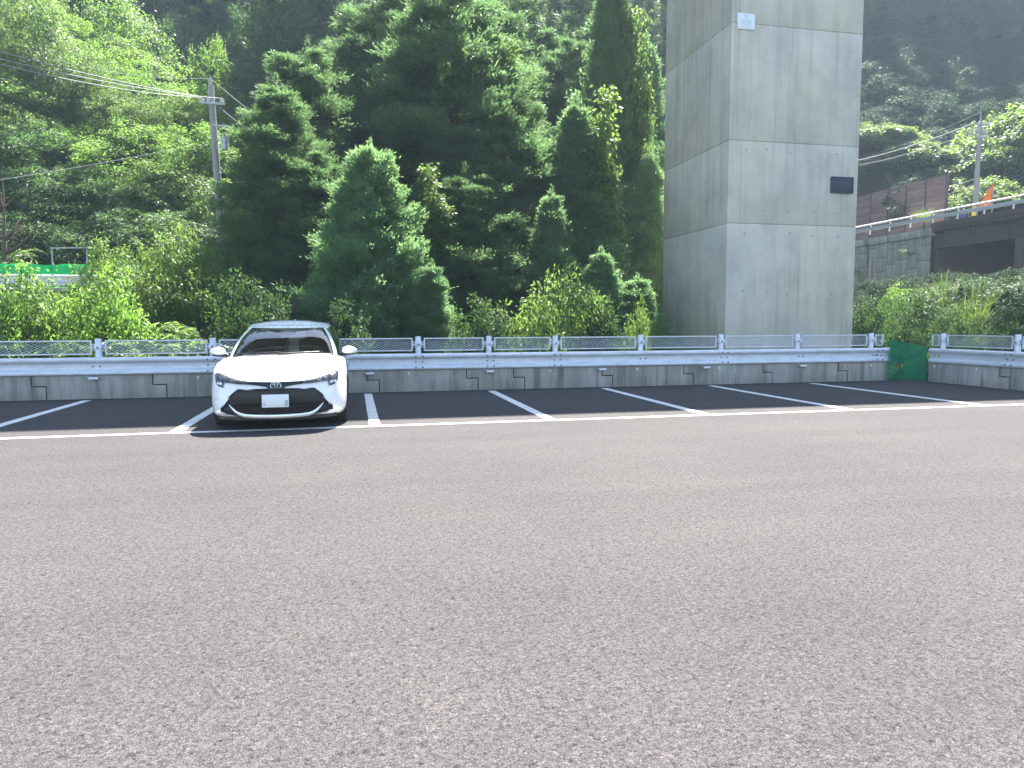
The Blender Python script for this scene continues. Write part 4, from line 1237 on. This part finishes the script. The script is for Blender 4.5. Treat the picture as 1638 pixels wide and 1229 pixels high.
# ---- prototype crowns (heights and radii in metres)
ME_CEDAR = conifer('crown', 12.0, 3.0, 11, M_cedar, nb=125, tufts=38, blades=44, z0=.03, power=.56, droop=.30, up=.50, L=.15, W=.032, rough=.40, tr=.13)
ME_CEDAR2 = conifer('crown', 12.0, 3.4, 12, M_cedar, nb=130, tufts=40, blades=44, z0=.03, power=.50, droop=.34, up=.48, L=.145, W=.030, rough=.45, tr=.12)
ME_CYP = conifer('crown', 7.0, 2.25, 21, M_cypress, nb=260, tufts=25, blades=42, z0=.0, power=.72, droop=.16, up=.85, L=.105, W=.028, spread=.6, rough=.20, tr=.09, lf=9.0, fan=.18)
ME_CYPN = conifer('crown', 7.0, 1.15, 22, M_cypress, nb=200, tufts=17, blades=34, z0=.02, power=.84, droop=.14, up=.85, L=.11, W=.028, spread=.6, rough=.36, tr=.10, lf=8.0, fan=.24)
ME_FAR = conifer('crown', 14.0, 2.9, 31, M_forest, nb=90, tufts=22, blades=14, z0=.10, power=.58, droop=.32, up=.4, L=.32, W=.065, rough=.4, tr=.18)
ME_FAR2 = conifer('crown', 14.0, 2.4, 32, M_forest, nb=85, tufts=22, blades=14, z0=.20, power=.52, droop=.34, up=.4, L=.32, W=.065, rough=.4, tr=.18)
ME_BROAD = broadleaf('crown', 2.6, 2.0, 41, M_leaf, clumps=620, leaves=42, cr=.34, L=.125, W=.052, bumps=.42, shell=.2)
ME_BROAD2 = broadleaf('crown', 2.4, 2.2, 42, M_leafd, clumps=620, leaves=44, cr=.33, L=.120, W=.050, bumps=.45, shell=.25)
ME_BROADY = broadleaf('crown', 2.6, 1.9, 43, M_leafy, clumps=600, leaves=42, cr=.34, L=.125, W=.050, bumps=.42, shell=.2)
ME_SHRUB = broadleaf('crown', 1.1, .85, 44, M_leafy, clumps=190, leaves=58, cr=.24, L=.092, W=.036, bumps=.34, droop=.6)
ME_SHRUB2 = broadleaf('crown', 1.1, .9, 45, M_leaf, clumps=190, leaves=58, cr=.24, L=.088, W=.038, bumps=.36)
ME_BUSH = broadleaf('crown', 1.7, 1.5, 48, M_leafy, clumps=480, leaves=56, cr=.24, L=.092, W=.032, bumps=.30, droop=.65)
ME_KUDZU = broadleaf('crown', 2.4, 1.9, 46, M_kudzu, clumps=420, leaves=60, cr=.46, L=.20, W=.13, bumps=.40, droop=.5, shell=.55)
ME_SHRUBD = broadleaf('crown', 1.1, .9, 49, M_leafshade, clumps=190, leaves=56, cr=.23, L=.09, W=.036, bumps=.4)
ME_HILL = broadleaf('crown', 2.4, 2.0, 50, M_hillshade, clumps=260, leaves=40, cr=.45, L=.26, W=.10, bumps=.45)
ME_FROND = fronds('crown', 51, M_leafy, n=60, ln=1.3, leaflets=22, L=.17, W=.05, stem=.9)
ME_FERN = fronds('leaf_fan', 52, M_leaf, n=34, ln=.75, leaflets=20, L=.10, W=.030, stem=.25)
ME_GRASS = grasses('blades', 53, M_grass)
ME_VINE = broadleaf('vine', .55, 2.2, 47, M_leafy, clumps=120, leaves=26, cr=.28, L=.15, W=.085, bumps=.5, low=-1.0, zc=2.2, droop=.6)
TR_C = trunk_mesh(11.6, .24, 1, 26, 1.6); TR_P = trunk_mesh(6.8, .15, 2, 20, 1.0); TR_F = trunk_mesh(13.5, .22, 3, 22, 1.7); TR_B = trunk_mesh(3.6, .13, 4, 14, 1.6, .06, .3)
ST_S = stems_mesh(1.5, 12, 5, .7); ST_V = stems_mesh(4.3, 4, 6, .2, .02)

def ground_z(x, y): return float(terr(x, y))
def tree_px(name, label, cat, me, px, top, Y, h0, trunk, wscale=None, group=None, zbase=None, rz=None, tm=None):
    """a tree standing at distance Y whose top is where the photograph shows it"""
    p = at(px, top, Y); zb = ground_z(p.x, Y) - .1 if zbase is None else zbase
    s = (p.z - zb) / h0
    w = s if wscale is None else wscale
    return plant(name, label, cat, me, (p.x, Y, zb), (w, w, s), random.uniform(0, 6.28) if rz is None else rz, trunk, group, tm=tm)

# ---- the conifers behind the car and beside the pier
tree_px('cypress_tree', 'pale green cone shaped cypress rising right behind the white car', 'tree', ME_CYP, 592, 222, 22.6, 7.0, TR_P, 1.2, rz=.4)
tree_px('cypress_tree', 'small bright cypress skirt at the right foot of the pale cone cypress', 'tree', ME_CYPN, 690, 415, 21.0, 7.0, TR_P, 1.0, rz=1.1)
tree_px('cedar_tree', 'broad dark cedar beside the left utility pole', 'tree', ME_CEDAR, 442, 118, 27.0, 12.0, TR_C, .86, rz=.2)
tree_px('cedar_tree', 'pointed cedar peeking up behind the dark cedar by the left pole', 'tree', ME_CEDAR, 492, 58, 31.0, 12.0, TR_C, 1.1, rz=2.2)
tree_px('cedar_tree', 'huge grey green cedar filling the middle of the picture', 'tree', ME_CEDAR2, 718, -60, 31.5, 12.0, TR_C, 1.75, rz=.9)
tree_px('cedar_tree', 'tall cedar just left behind the huge middle cedar', 'tree', ME_CEDAR, 605, -40, 36.0, 12.0, TR_C, 1.6, rz=4.0)
tree_px('cedar_tree', 'lower cedar at the right shoulder of the huge middle cedar', 'tree', ME_CEDAR2, 808, 118, 28.5, 12.0, TR_C, 1.15, rz=3.0)
tree_px('cedar_tree', 'dark low cedar between the pale cone cypress and the huge middle cedar', 'tree', ME_CEDAR, 745, 260, 25.5, 12.0, TR_C, 1.0, rz=5.2)
tree_px('cypress_tree', 'slim mid green cypress right of the middle cedars', 'tree', ME_CYPN, 882, 298, 24.5, 7.0, TR_P, 1.25, rz=.5)
tree_px('cypress_tree', 'narrow pointed dark cypress wrapped in bright vine on its right', 'tree', ME_CYPN, 922, 150, 27.5, 7.0, TR_P, 1.75, rz=2.0)
tree_px('cypress_tree', 'very tall dark cypress whose top leaves the frame near the pier', 'tree', ME_CYPN, 975, -60, 33.0, 7.0, TR_P, 2.1, rz=3.1)
tree_px('cypress_tree', 'thin dark cypress close against the pier left edge', 'tree', ME_CYPN, 1040, 232, 29.0, 7.0, TR_P, 1.2, rz=1.0)
tree_px('cypress_tree', 'small young cypress standing left of the pier foot', 'tree', ME_CYPN, 962, 395, 22.6, 7.0, TR_P, 1.15, rz=4.4)
tree_px('cypress_tree', 'rounded little cypress bush touching the pier left edge', 'tree', ME_CYPN, 1020, 438, 22.0, 7.0, TR_P, 1.3, rz=.1)
tree_px('cypress_tree', 'background cypress with vine between the tall cypress and the pier', 'tree', ME_CYPN, 1035, 55, 38.0, 7.0, TR_P, 1.9, rz=5.1)
tree_px('cedar_tree', 'grey cedar seen between the middle cedar and the vine cypress', 'tree', ME_CEDAR, 868, 30, 40.0, 12.0, TR_C, 1.4, rz=1.7)
for lb, me_, px, top, Y, w, rz in (('tall cedar filling the gap behind the pale cone cypress', ME_CEDAR2, 560, 40, 34.0, 1.25, 2.7), ('tall grey cedar behind the right shoulder of the huge middle cedar', ME_CEDAR2, 790, -20, 37.0, 1.45, .3),
        ('shaded cedar low behind the car roof right side', ME_CEDAR, 500, 230, 26.0, .8, 1.9), ('cedar between the slim cypress and the huge middle cedar', ME_CEDAR2, 842, 190, 29.5, .85, 5.0),
        ('dim cedar filling the gap left of the very tall cypress', ME_CEDAR, 905, 40, 37.0, 1.1, 3.9), ('dim cedar between the vine cypress and the pier', ME_CEDAR, 1000, 130, 35.0, .95, .8), ('cedar rising left of the huge middle cedar top', ME_CEDAR2, 655, -10, 33.0, 1.25, 1.3)):
    tree_px('cedar_tree', lb, 'tree', me_, px, top, Y, 12.0, TR_C, w, rz=rz)
# vines catching the sun
def vine(label, px, py, Y, s, rz=0):
    p = at(px, py, Y); o = tag(empty('vine', (p.x, p.y, p.z - 2.2 * s[2]), rz), label, 'vine', 'sunlit vines climbing the conifers')
    c = link('foliage', ME_VINE, None, o); c.scale = s
    t = link('stem', ST_V, M_bark, o); t.scale = s
vine('bright vine hanging down the right side of the narrow pointed cypress', 965, 290, 27.0, (1.3, 1.0, 1.35))
vine('bright vine on the very tall cypress beside the pier', 1025, 165, 32.0, (1.1, 1.0, 1.6), 1)
vine('vine tuft high on the tall cypress right side', 1002, 62, 32.5, (.8, .8, .9), 2)
vine('yellow green vine peeking out right of the pale cone cypress', 690, 350, 24.0, (.95, .8, .62), 3)
vine('small vine tuft below it right of the pale cone cypress', 706, 385, 23.8, (.7, .7, .40), 4)
vine('vine tuft on the huge middle cedar right edge', 812, 110, 30.0, (.8, .8, .45), 5)

# ---- shrubs along the back of the guardrail
def shrub(label, me, px, top, Y, h0, w=1.0, name='shrub', st=ST_S, rz=None, cat='shrub'):
    p = at(px, top, Y); zb = ground_z(p.x, Y) - .05; s = (p.z - zb) / h0
    return plant(name, label, cat, me, (p.x, Y, zb), (w, w, s), random.uniform(0, 6.28) if rz is None else rz, st, None, tpart='stem')
shrub('leafy shrub with pale flower heads behind the rail in front of the slim cypress', ME_SHRUB, 880, 450, 19.6, 1.75, 1.3)
shrub('small shrub between the flowering shrub and the young cypress', ME_SHRUBD, 950, 490, 19.0, 1.75, .8)
shrub('bright round shrub at the pier left foot behind the rail', ME_SHRUB, 1038, 500, 19.2, 1.75, .62)
shrub('large yellow green bush below the left utility pole', ME_BUSH, 262, 364, 22.8, 3.05, 1.15)
shrub('yellow green bush in front of the tan retaining wall left end', ME_BUSH, 185, 398, 22.0, 3.05, .95)
shrub('yellow green bush right of the large one beside the dark cedar', ME_BUSH, 322, 402, 23.2, 3.05, .75)
shrub('leafy bush at the left frame edge behind the rail', ME_SHRUB2, 20, 468, 20.0, 1.75, 1.15)
shrub('leafy bush below the road guardrail at left', ME_SHRUB, 95, 462, 20.6, 1.75, 1.15)
shrub('dark leafy bush under the tan wall left of the car', ME_SHRUB2, 165, 470, 19.6, 1.75, 1.0)
shrub('feathery low bush behind the rail left of the white car', ME_FROND, 185, 503, 18.2, 1.9, 1.0)
shrub('feathery low bush just behind the rail next to the car left side', ME_FROND, 262, 500, 18.6, 1.9, 1.0)
shrub('feathery shaded bush left of the car roof', ME_FROND, 322, 470, 20.2, 1.9, 1.1)
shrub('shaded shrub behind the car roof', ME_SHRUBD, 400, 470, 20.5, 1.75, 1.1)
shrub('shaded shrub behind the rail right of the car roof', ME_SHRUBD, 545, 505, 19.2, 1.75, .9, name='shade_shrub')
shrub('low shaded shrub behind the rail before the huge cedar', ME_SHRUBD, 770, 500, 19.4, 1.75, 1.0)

# ---- right of the pier
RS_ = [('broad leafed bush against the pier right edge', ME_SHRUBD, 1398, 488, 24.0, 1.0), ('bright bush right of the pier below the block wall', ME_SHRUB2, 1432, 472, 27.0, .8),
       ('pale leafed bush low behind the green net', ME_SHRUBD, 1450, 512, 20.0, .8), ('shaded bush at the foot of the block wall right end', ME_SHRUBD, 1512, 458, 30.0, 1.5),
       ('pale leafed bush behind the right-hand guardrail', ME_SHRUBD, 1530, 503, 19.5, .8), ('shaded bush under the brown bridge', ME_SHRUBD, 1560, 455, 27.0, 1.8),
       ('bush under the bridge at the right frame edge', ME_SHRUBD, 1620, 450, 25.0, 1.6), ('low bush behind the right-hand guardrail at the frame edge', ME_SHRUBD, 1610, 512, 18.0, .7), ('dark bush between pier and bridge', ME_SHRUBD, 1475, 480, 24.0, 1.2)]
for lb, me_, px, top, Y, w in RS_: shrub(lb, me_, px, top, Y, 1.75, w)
def tuft(label, px, py, Y, s, name='grass_tuft', me_=None, cat='grass'):
    p = at(px, py, Y); o = tag(empty(name, (p.x, p.y, ground_z(p.x, Y) if me_ is None else p.z)), label, cat)
    c = link('blades', ME_GRASS, None, o); c.scale = (s, s, s) if me_ is not None else (s, s, max(.4, (p.z + .35 - o.location.z) / .8)); return o
tuft('tall grass tuft below the block wall right of the pier', 1508, 455, 27.5, 1.5)
tuft('tall grass tuft in front of the brown bridge', 1558, 478, 24.0, 1.4)
tuft('grass tuft behind the right-hand guardrail', 1545, 500, 20.5, 1.2)
tuft('dry yellow grass tuft on the wall top beside the right guardrail', 1478, 355, 42.2, 1.1, me_=1)
for lb, px, py, Y in (('dark fern growing out of the block wall joint', 1458, 412, 44.5), ('ivy patch on the block wall near the pier', 1375, 440, 48), ):
    p = at(px, py, Y); x = 35.75; k = x / p.x; p = Vector((x, p.y * k, CAM_H + (p.z - CAM_H) * k))
    o = tag(empty('wall_fern', p), lb, 'fern'); c = link('leaf_fan', ME_FERN, None, o); c.scale = (.8, .8, .9)
KZ = [('kudzu covered tree just right of the pier above the fence', 1415, 228, 58, 1.05), ('kudzu mound left of centre behind the screen fence', 1450, 258, 56, 1.0), ('bright kudzu mound behind the screen fence middle', 1482, 248, 55, 1.1),
      ('kudzu mound behind the screen fence right end', 1512, 262, 53, 1.0), ('kudzu mound left of the right utility pole', 1545, 272, 51, .95), ('large kudzu tree right of the right utility pole', 1600, 225, 50, 1.35),
      ('tall kudzu tree at the right frame edge', 1640, 178, 50, 1.5), ('low kudzu mound behind the orange flag', 1590, 290, 46, .9), ('kudzu mound left behind the screen fence', 1388, 285, 58, .9)]
for lb, px, top, Y, w in KZ:
    p = at(px, top, Y); zb = ground_z(p.x, p.y)
    s = max(.6, (p.z - zb) / 4.0)
    plant('kudzu_tree', lb, 'tree', ME_KUDZU, (p.x, p.y, zb), (w * 1.1, w * 1.1, s), random.uniform(0, 6), TR_B, 'kudzu grown trees behind the right road')

# ---- left slope: broadleaf trees one above the other
LT = [(75, 22, 46, 'B', .85, 'bright leafy crown on the shoulder of the upper left corner tree'), (108, 78, 44, 'Y', .75, 'small yellow green crown at the tip of the upper left corner foliage'), (45, 68, 43, 'Y', .9, 'bright crown just above the cables at the left'), (180, 150, 43, 'Y', .9, 'yellow green crown below the umbrella tree'), (320, 150, 44, 'B', .8, 'bright crown right behind the left pole crossarm'), (15, 170, 41, 'Y', .9, 'bright crown below the cables at the left frame edge'), (215, 175, 41, 'Y', .8, 'small bright crown in the middle of the left slope'), (20, -20, 45, 'Y', 1.2, 'tallest bright tree in the upper left corner'), (95, 40, 50, 'Y', 1.5, 'bright yellow green tree below the upper left corner tree'), (165, -20, 54, 'B', 1.5, 'shadowy tree with a leafy branch at the top left'),
      (40, 120, 43, 'B', 1.35, 'leafy tree under the cables at the left frame edge'), (120, 128, 44, 'Y', 1.3, 'leafy tree crossed by the cables left of the umbrella tree'), (352, 82, 50, 'B', .7, 'pale sunlit crown standing in the dark forest above the left pole'), (405, 20, 58, 'D', .9, 'half lit crown high in the dark forest above the left pole'), (300, 35, 58, 'D', .9, 'half lit crown in the dark forest above the umbrella tree'), (215, 105, 46, 'B', 1.15, 'flat topped umbrella tree standing out against the dark forest'),
      (285, 165, 43, 'Y', 1.25, 'rounded bright tree left of the left pole top'), (335, 205, 39, 'B', 1.0, 'tree directly behind the left utility pole'), (70, 205, 40, 'D', 1.25, 'dark leafed tree low under the cables at left'),
      (160, 205, 40.5, 'B', 1.25, 'tree in the middle of the left slope'), (245, 225, 39.5, 'B', 1.2, 'tree in the left slope towards the pole'), (10, 265, 38, 'D', 1.2, 'shaded tree low at the left frame edge'),
      (105, 285, 37.5, 'D', 1.25, 'shaded tree above the green sheet'), (195, 285, 37.2, 'D', 1.2, 'shaded tree above the pipe frame'), (275, 275, 37, 'Y', 1.1, 'yellow leaved tree low on the left slope'),
      (330, 310, 36, 'B', 1.0, 'leafy tree at the foot of the left utility pole'), (45, 345, 34.5, 'D', .95, 'dark shrub tree behind the green sheet left'), (150, 350, 34.5, 'D', .95, 'dark shrub tree behind the pipe frame'), (240, 345, 34.5, 'D', 1.0, 'dark shrub tree above the large yellow bush'),
      (310, 355, 33.8, 'D', .9, 'dark shrub tree left of the dark cedar'), (5, 372, 31.6, 'F', 1.0, 'bright feathery shrub over the green sheet at the frame edge')]
MB_ = {'B': (ME_BROAD, 4.3), 'D': (ME_BROAD2, 4.6), 'Y': (ME_BROADY, 4.1), 'F': (ME_FROND, 1.9)}
for px, top, Y, k, w, lb in LT:
    p = at(px, top, Y); zb = min(ground_z(p.x, p.y), p.z - 2.6); me_, h0 = MB_[k]
    s = min(max((p.z - zb) / h0, .55), 2.2)
    plant('broadleaf_tree', lb, 'tree', me_, (p.x, p.y, p.z - s * h0), (w, w, s), random.uniform(0, 6), TR_B, 'broadleaf trees on the left slope', tm=M_barkgrey)

# ---- masses nobody could count: forest on the hills, undergrowth
def scatter(name, label, pts, scl, protos, zs=1.0):
    """one object: copies of the given crowns on points, built with geometry nodes"""
    me = bpy.data.meshes.new(name); n = len(pts)
    me.vertices.add(n); me.vertices.foreach_set('co', np.asarray(pts, np.float32).ravel())
    a = me.attributes.new('scl', 'FLOAT', 'POINT'); a.data.foreach_set('value', np.asarray(scl, np.float32))
    a = me.attributes.new('rot', 'FLOAT', 'POINT'); a.data.foreach_set('value', (rng.random(n) * 6.283).astype(np.float32))
    a = me.attributes.new('pick', 'INT', 'POINT'); a.data.foreach_set('value', rng.integers(0, len(protos), n).astype(np.int32))
    o = link(name, me); tag(o, label, None, None, 'stuff')
    ng = bpy.data.node_groups.new(name, 'GeometryNodeTree')
    ng.interface.new_socket('Geometry', in_out='INPUT', socket_type='NodeSocketGeometry'); ng.interface.new_socket('Geometry', in_out='OUTPUT', socket_type='NodeSocketGeometry')
    gi = ng.nodes.new('NodeGroupInput'); go = ng.nodes.new('NodeGroupOutput')
    def named(nm_, typ):
        q = ng.nodes.new('GeometryNodeInputNamedAttribute'); q.data_type = typ; q.inputs[0].default_value = nm_; return q.outputs[0]
    jn = ng.nodes.new('GeometryNodeJoinGeometry')
    sc_ = named('scl', 'FLOAT'); ro = named('rot', 'FLOAT'); pk = named('pick', 'INT')
    cs = ng.nodes.new('ShaderNodeCombineXYZ'); ng.links.new(sc_, cs.inputs[0]); ng.links.new(sc_, cs.inputs[1])
    mz = ng.nodes.new('ShaderNodeMath'); mz.operation = 'MULTIPLY'; mz.inputs[1].default_value = zs; ng.links.new(sc_, mz.inputs[0]); ng.links.new(mz.outputs[0], cs.inputs[2])
    cr_ = ng.nodes.new('ShaderNodeCombineXYZ'); ng.links.new(ro, cr_.inputs[2])
    for i, ob in enumerate(protos):
        ip = ng.nodes.new('GeometryNodeInstanceOnPoints'); oi = ng.nodes.new('GeometryNodeObjectInfo'); oi.inputs['Object'].default_value = ob; oi.inputs['As Instance'].default_value = True; oi.transform_space = 'ORIGINAL'
        cmp_ = ng.nodes.new('FunctionNodeCompare'); cmp_.data_type = 'INT'; cmp_.operation = 'EQUAL'
        ng.links.new(pk, cmp_.inputs[2]); cmp_.inputs[3].default_value = i
        ng.links.new(gi.outputs[0], ip.inputs['Points']); ng.links.new(cmp_.outputs[0], ip.inputs['Selection']); ng.links.new(oi.outputs['Geometry'], ip.inputs['Instance'])
        ng.links.new(cr_.outputs[0], ip.inputs['Rotation']); ng.links.new(cs.outputs[0], ip.inputs['Scale']); ng.links.new(ip.outputs[0], jn.inputs[0])
    ng.links.new(jn.outputs[0], go.inputs[0])
    md_ = o.modifiers.new('scatter', 'NODES'); md_.node_group = ng
    return o
# two real trees of the far wood stand as patterns for the mass behind them
fa, fac = plant('forest_tree', 'dark cedar on the shaded hillside above the left pole', 'tree', ME_FAR, tuple(at(395, 95, 63).xy) + (ground_z(*at(395, 95, 63).xy),), 1.0, 0, TR_F)
fb, fbc = plant('forest_tree', 'bare stemmed dark cedar on the hillside right of the pier', 'tree', ME_FAR2, tuple(at(1450, 60, 82).xy) + (ground_z(*at(1450, 60, 82).xy),), 1.0, 0, TR_F)
pts = []; scl = []
def ok_far(x, y):
    a = math.degrees(math.atan2(x, y)) - 12.4
    return abs(a) < 60
for j, y in enumerate(np.arange(41, 106, 4.8)):
    for x in np.arange(-115, 190, 4.8):
        xx = x + rng.uniform(-1.7, 1.7) + (j % 2) * 2; yy = y + rng.uniform(-1.7, 1.7)
        if not ok_far(xx, yy): continue
        near_left = xx < -4 and yy < 61
        if near_left and yy < 49: continue
        if xx > 30 and yy < 80: continue
        if xx > 20 and yy < 60: continue
        pts.append((xx, yy, ground_z(xx, yy) - .2)); scl.append(rng.uniform(.35, .5) if near_left else rng.uniform(.75, 1.3))
scatter('forest', 'dark conifer forest covering the shaded hills behind', pts, scl, [fac, fbc], 1.0)
crB = bpy.data.objects['broadleaf_tree'].children[0]
def child(nm_, me_):
    for q in bpy.data.objects:
        if q.data is me_: return q
pd2 = None
pb, pd, pk_, ps, ps2, pfr = child('', ME_BROAD), child('', ME_BROAD2), child('', ME_KUDZU), child('', ME_SHRUB), child('', ME_SHRUB2), child('', ME_FERN)
pts = []; scl = []
lpts = []; lscl = []
for y in np.arange(32.5, 60, 1.5):
    for x in np.arange(-62, -3, 1.6):
        xx = x + rng.uniform(-.8, .8); yy = y + rng.uniform(-.8, .8)
        if yy < 32.5 or xx > -4: continue
        if yy < 38.5: lpts.append((xx, yy, ground_z(xx, yy) - .7)); lscl.append(rng.uniform(.32, .6)); continue  # dark crowns only: their leaf colour imitates the shadow low on the slope
        pts.append((xx, yy, ground_z(xx, yy) - .7)); scl.append(rng.uniform(.32, .6))
pd2 = bpy.data.objects['shade_shrub'].children[0]
scatter('undergrowth', 'tangle of green leaves covering the steep left slope', pts, scl, [pb, pd, child('', ME_BROADY)])
scatter('undergrowth', 'leaf tangle toned dark as shade at the foot of the left slope above the road', lpts, lscl, [pd])
pts = []; scl = []
rpts = []; rscl = []
for y in np.arange(16.5, 44, 1.3):
    for x in np.arange(-14, 35, 1.4):
        xx = x + rng.uniform(-.6, .6); yy = y + rng.uniform(-.6, .6)
        if xx < 1.5 and yy > 24: continue
        if 11 < xx < 16.8 and 20.3 < yy < 26.4: continue
        if xx > 16.5: rpts.append((xx, yy, ground_z(xx, yy) - .2)); rscl.append(rng.uniform(.16, .34)); continue
        pts.append((xx, yy, ground_z(xx, yy) - .15)); scl.append(rng.uniform(.2, .36) if xx > 27 else rng.uniform(.25, .45) if xx > 17 else rng.uniform(.45, .85))
scatter('undergrowth', 'low shaded weeds and bushes on the valley floor behind the rail', pts, scl, [pd2])
ho, hillp = plant('hill_shrub', 'green shrub toned dark as shade on the hillside above the right pole', 'shrub', ME_HILL, (62, 62, ground_z(62, 62) - .3), .8, 0, TR_B)
pts = []; scl = []
for y in np.arange(46, 96, 2.2):
    for x in np.arange(44.5, 130, 2.2):
        xx = x + rng.uniform(-.9, .9); yy = y + rng.uniform(-.9, .9)
        if not ok_far(xx, yy): continue
        pts.append((xx, yy, ground_z(xx, yy) - .9)); scl.append(rng.uniform(.5, .85))
scatter('undergrowth', 'smooth blanket of green shrubs on the hillside above the right road', pts, scl, [hillp], .8)
scatter('undergrowth', 'bushes toned dark as shade on the bank between the pier and the brown bridge', rpts, rscl, [hillp])  # shade on this bank is put in by the darkened hill leaves

# ================================================================== HAZE
m, nt, out = mat_new('haze_air')
pvn = nd(nt, 'ShaderNodeVolumePrincipled', {'Color': (.62, .80, 1.0, 1), 'Density': .0006, 'Anisotropy': .25})
nt.links.new(pvn.outputs[0], out.inputs['Volume'])
zt = float(np.max(tv[:, 2])) + 22
hz = B().box(-230, 250, -180, 250, -3.5, zt).build('haze', m)
tag(hz, 'thin pale blue summer haze over the valley', None, None, 'stuff')
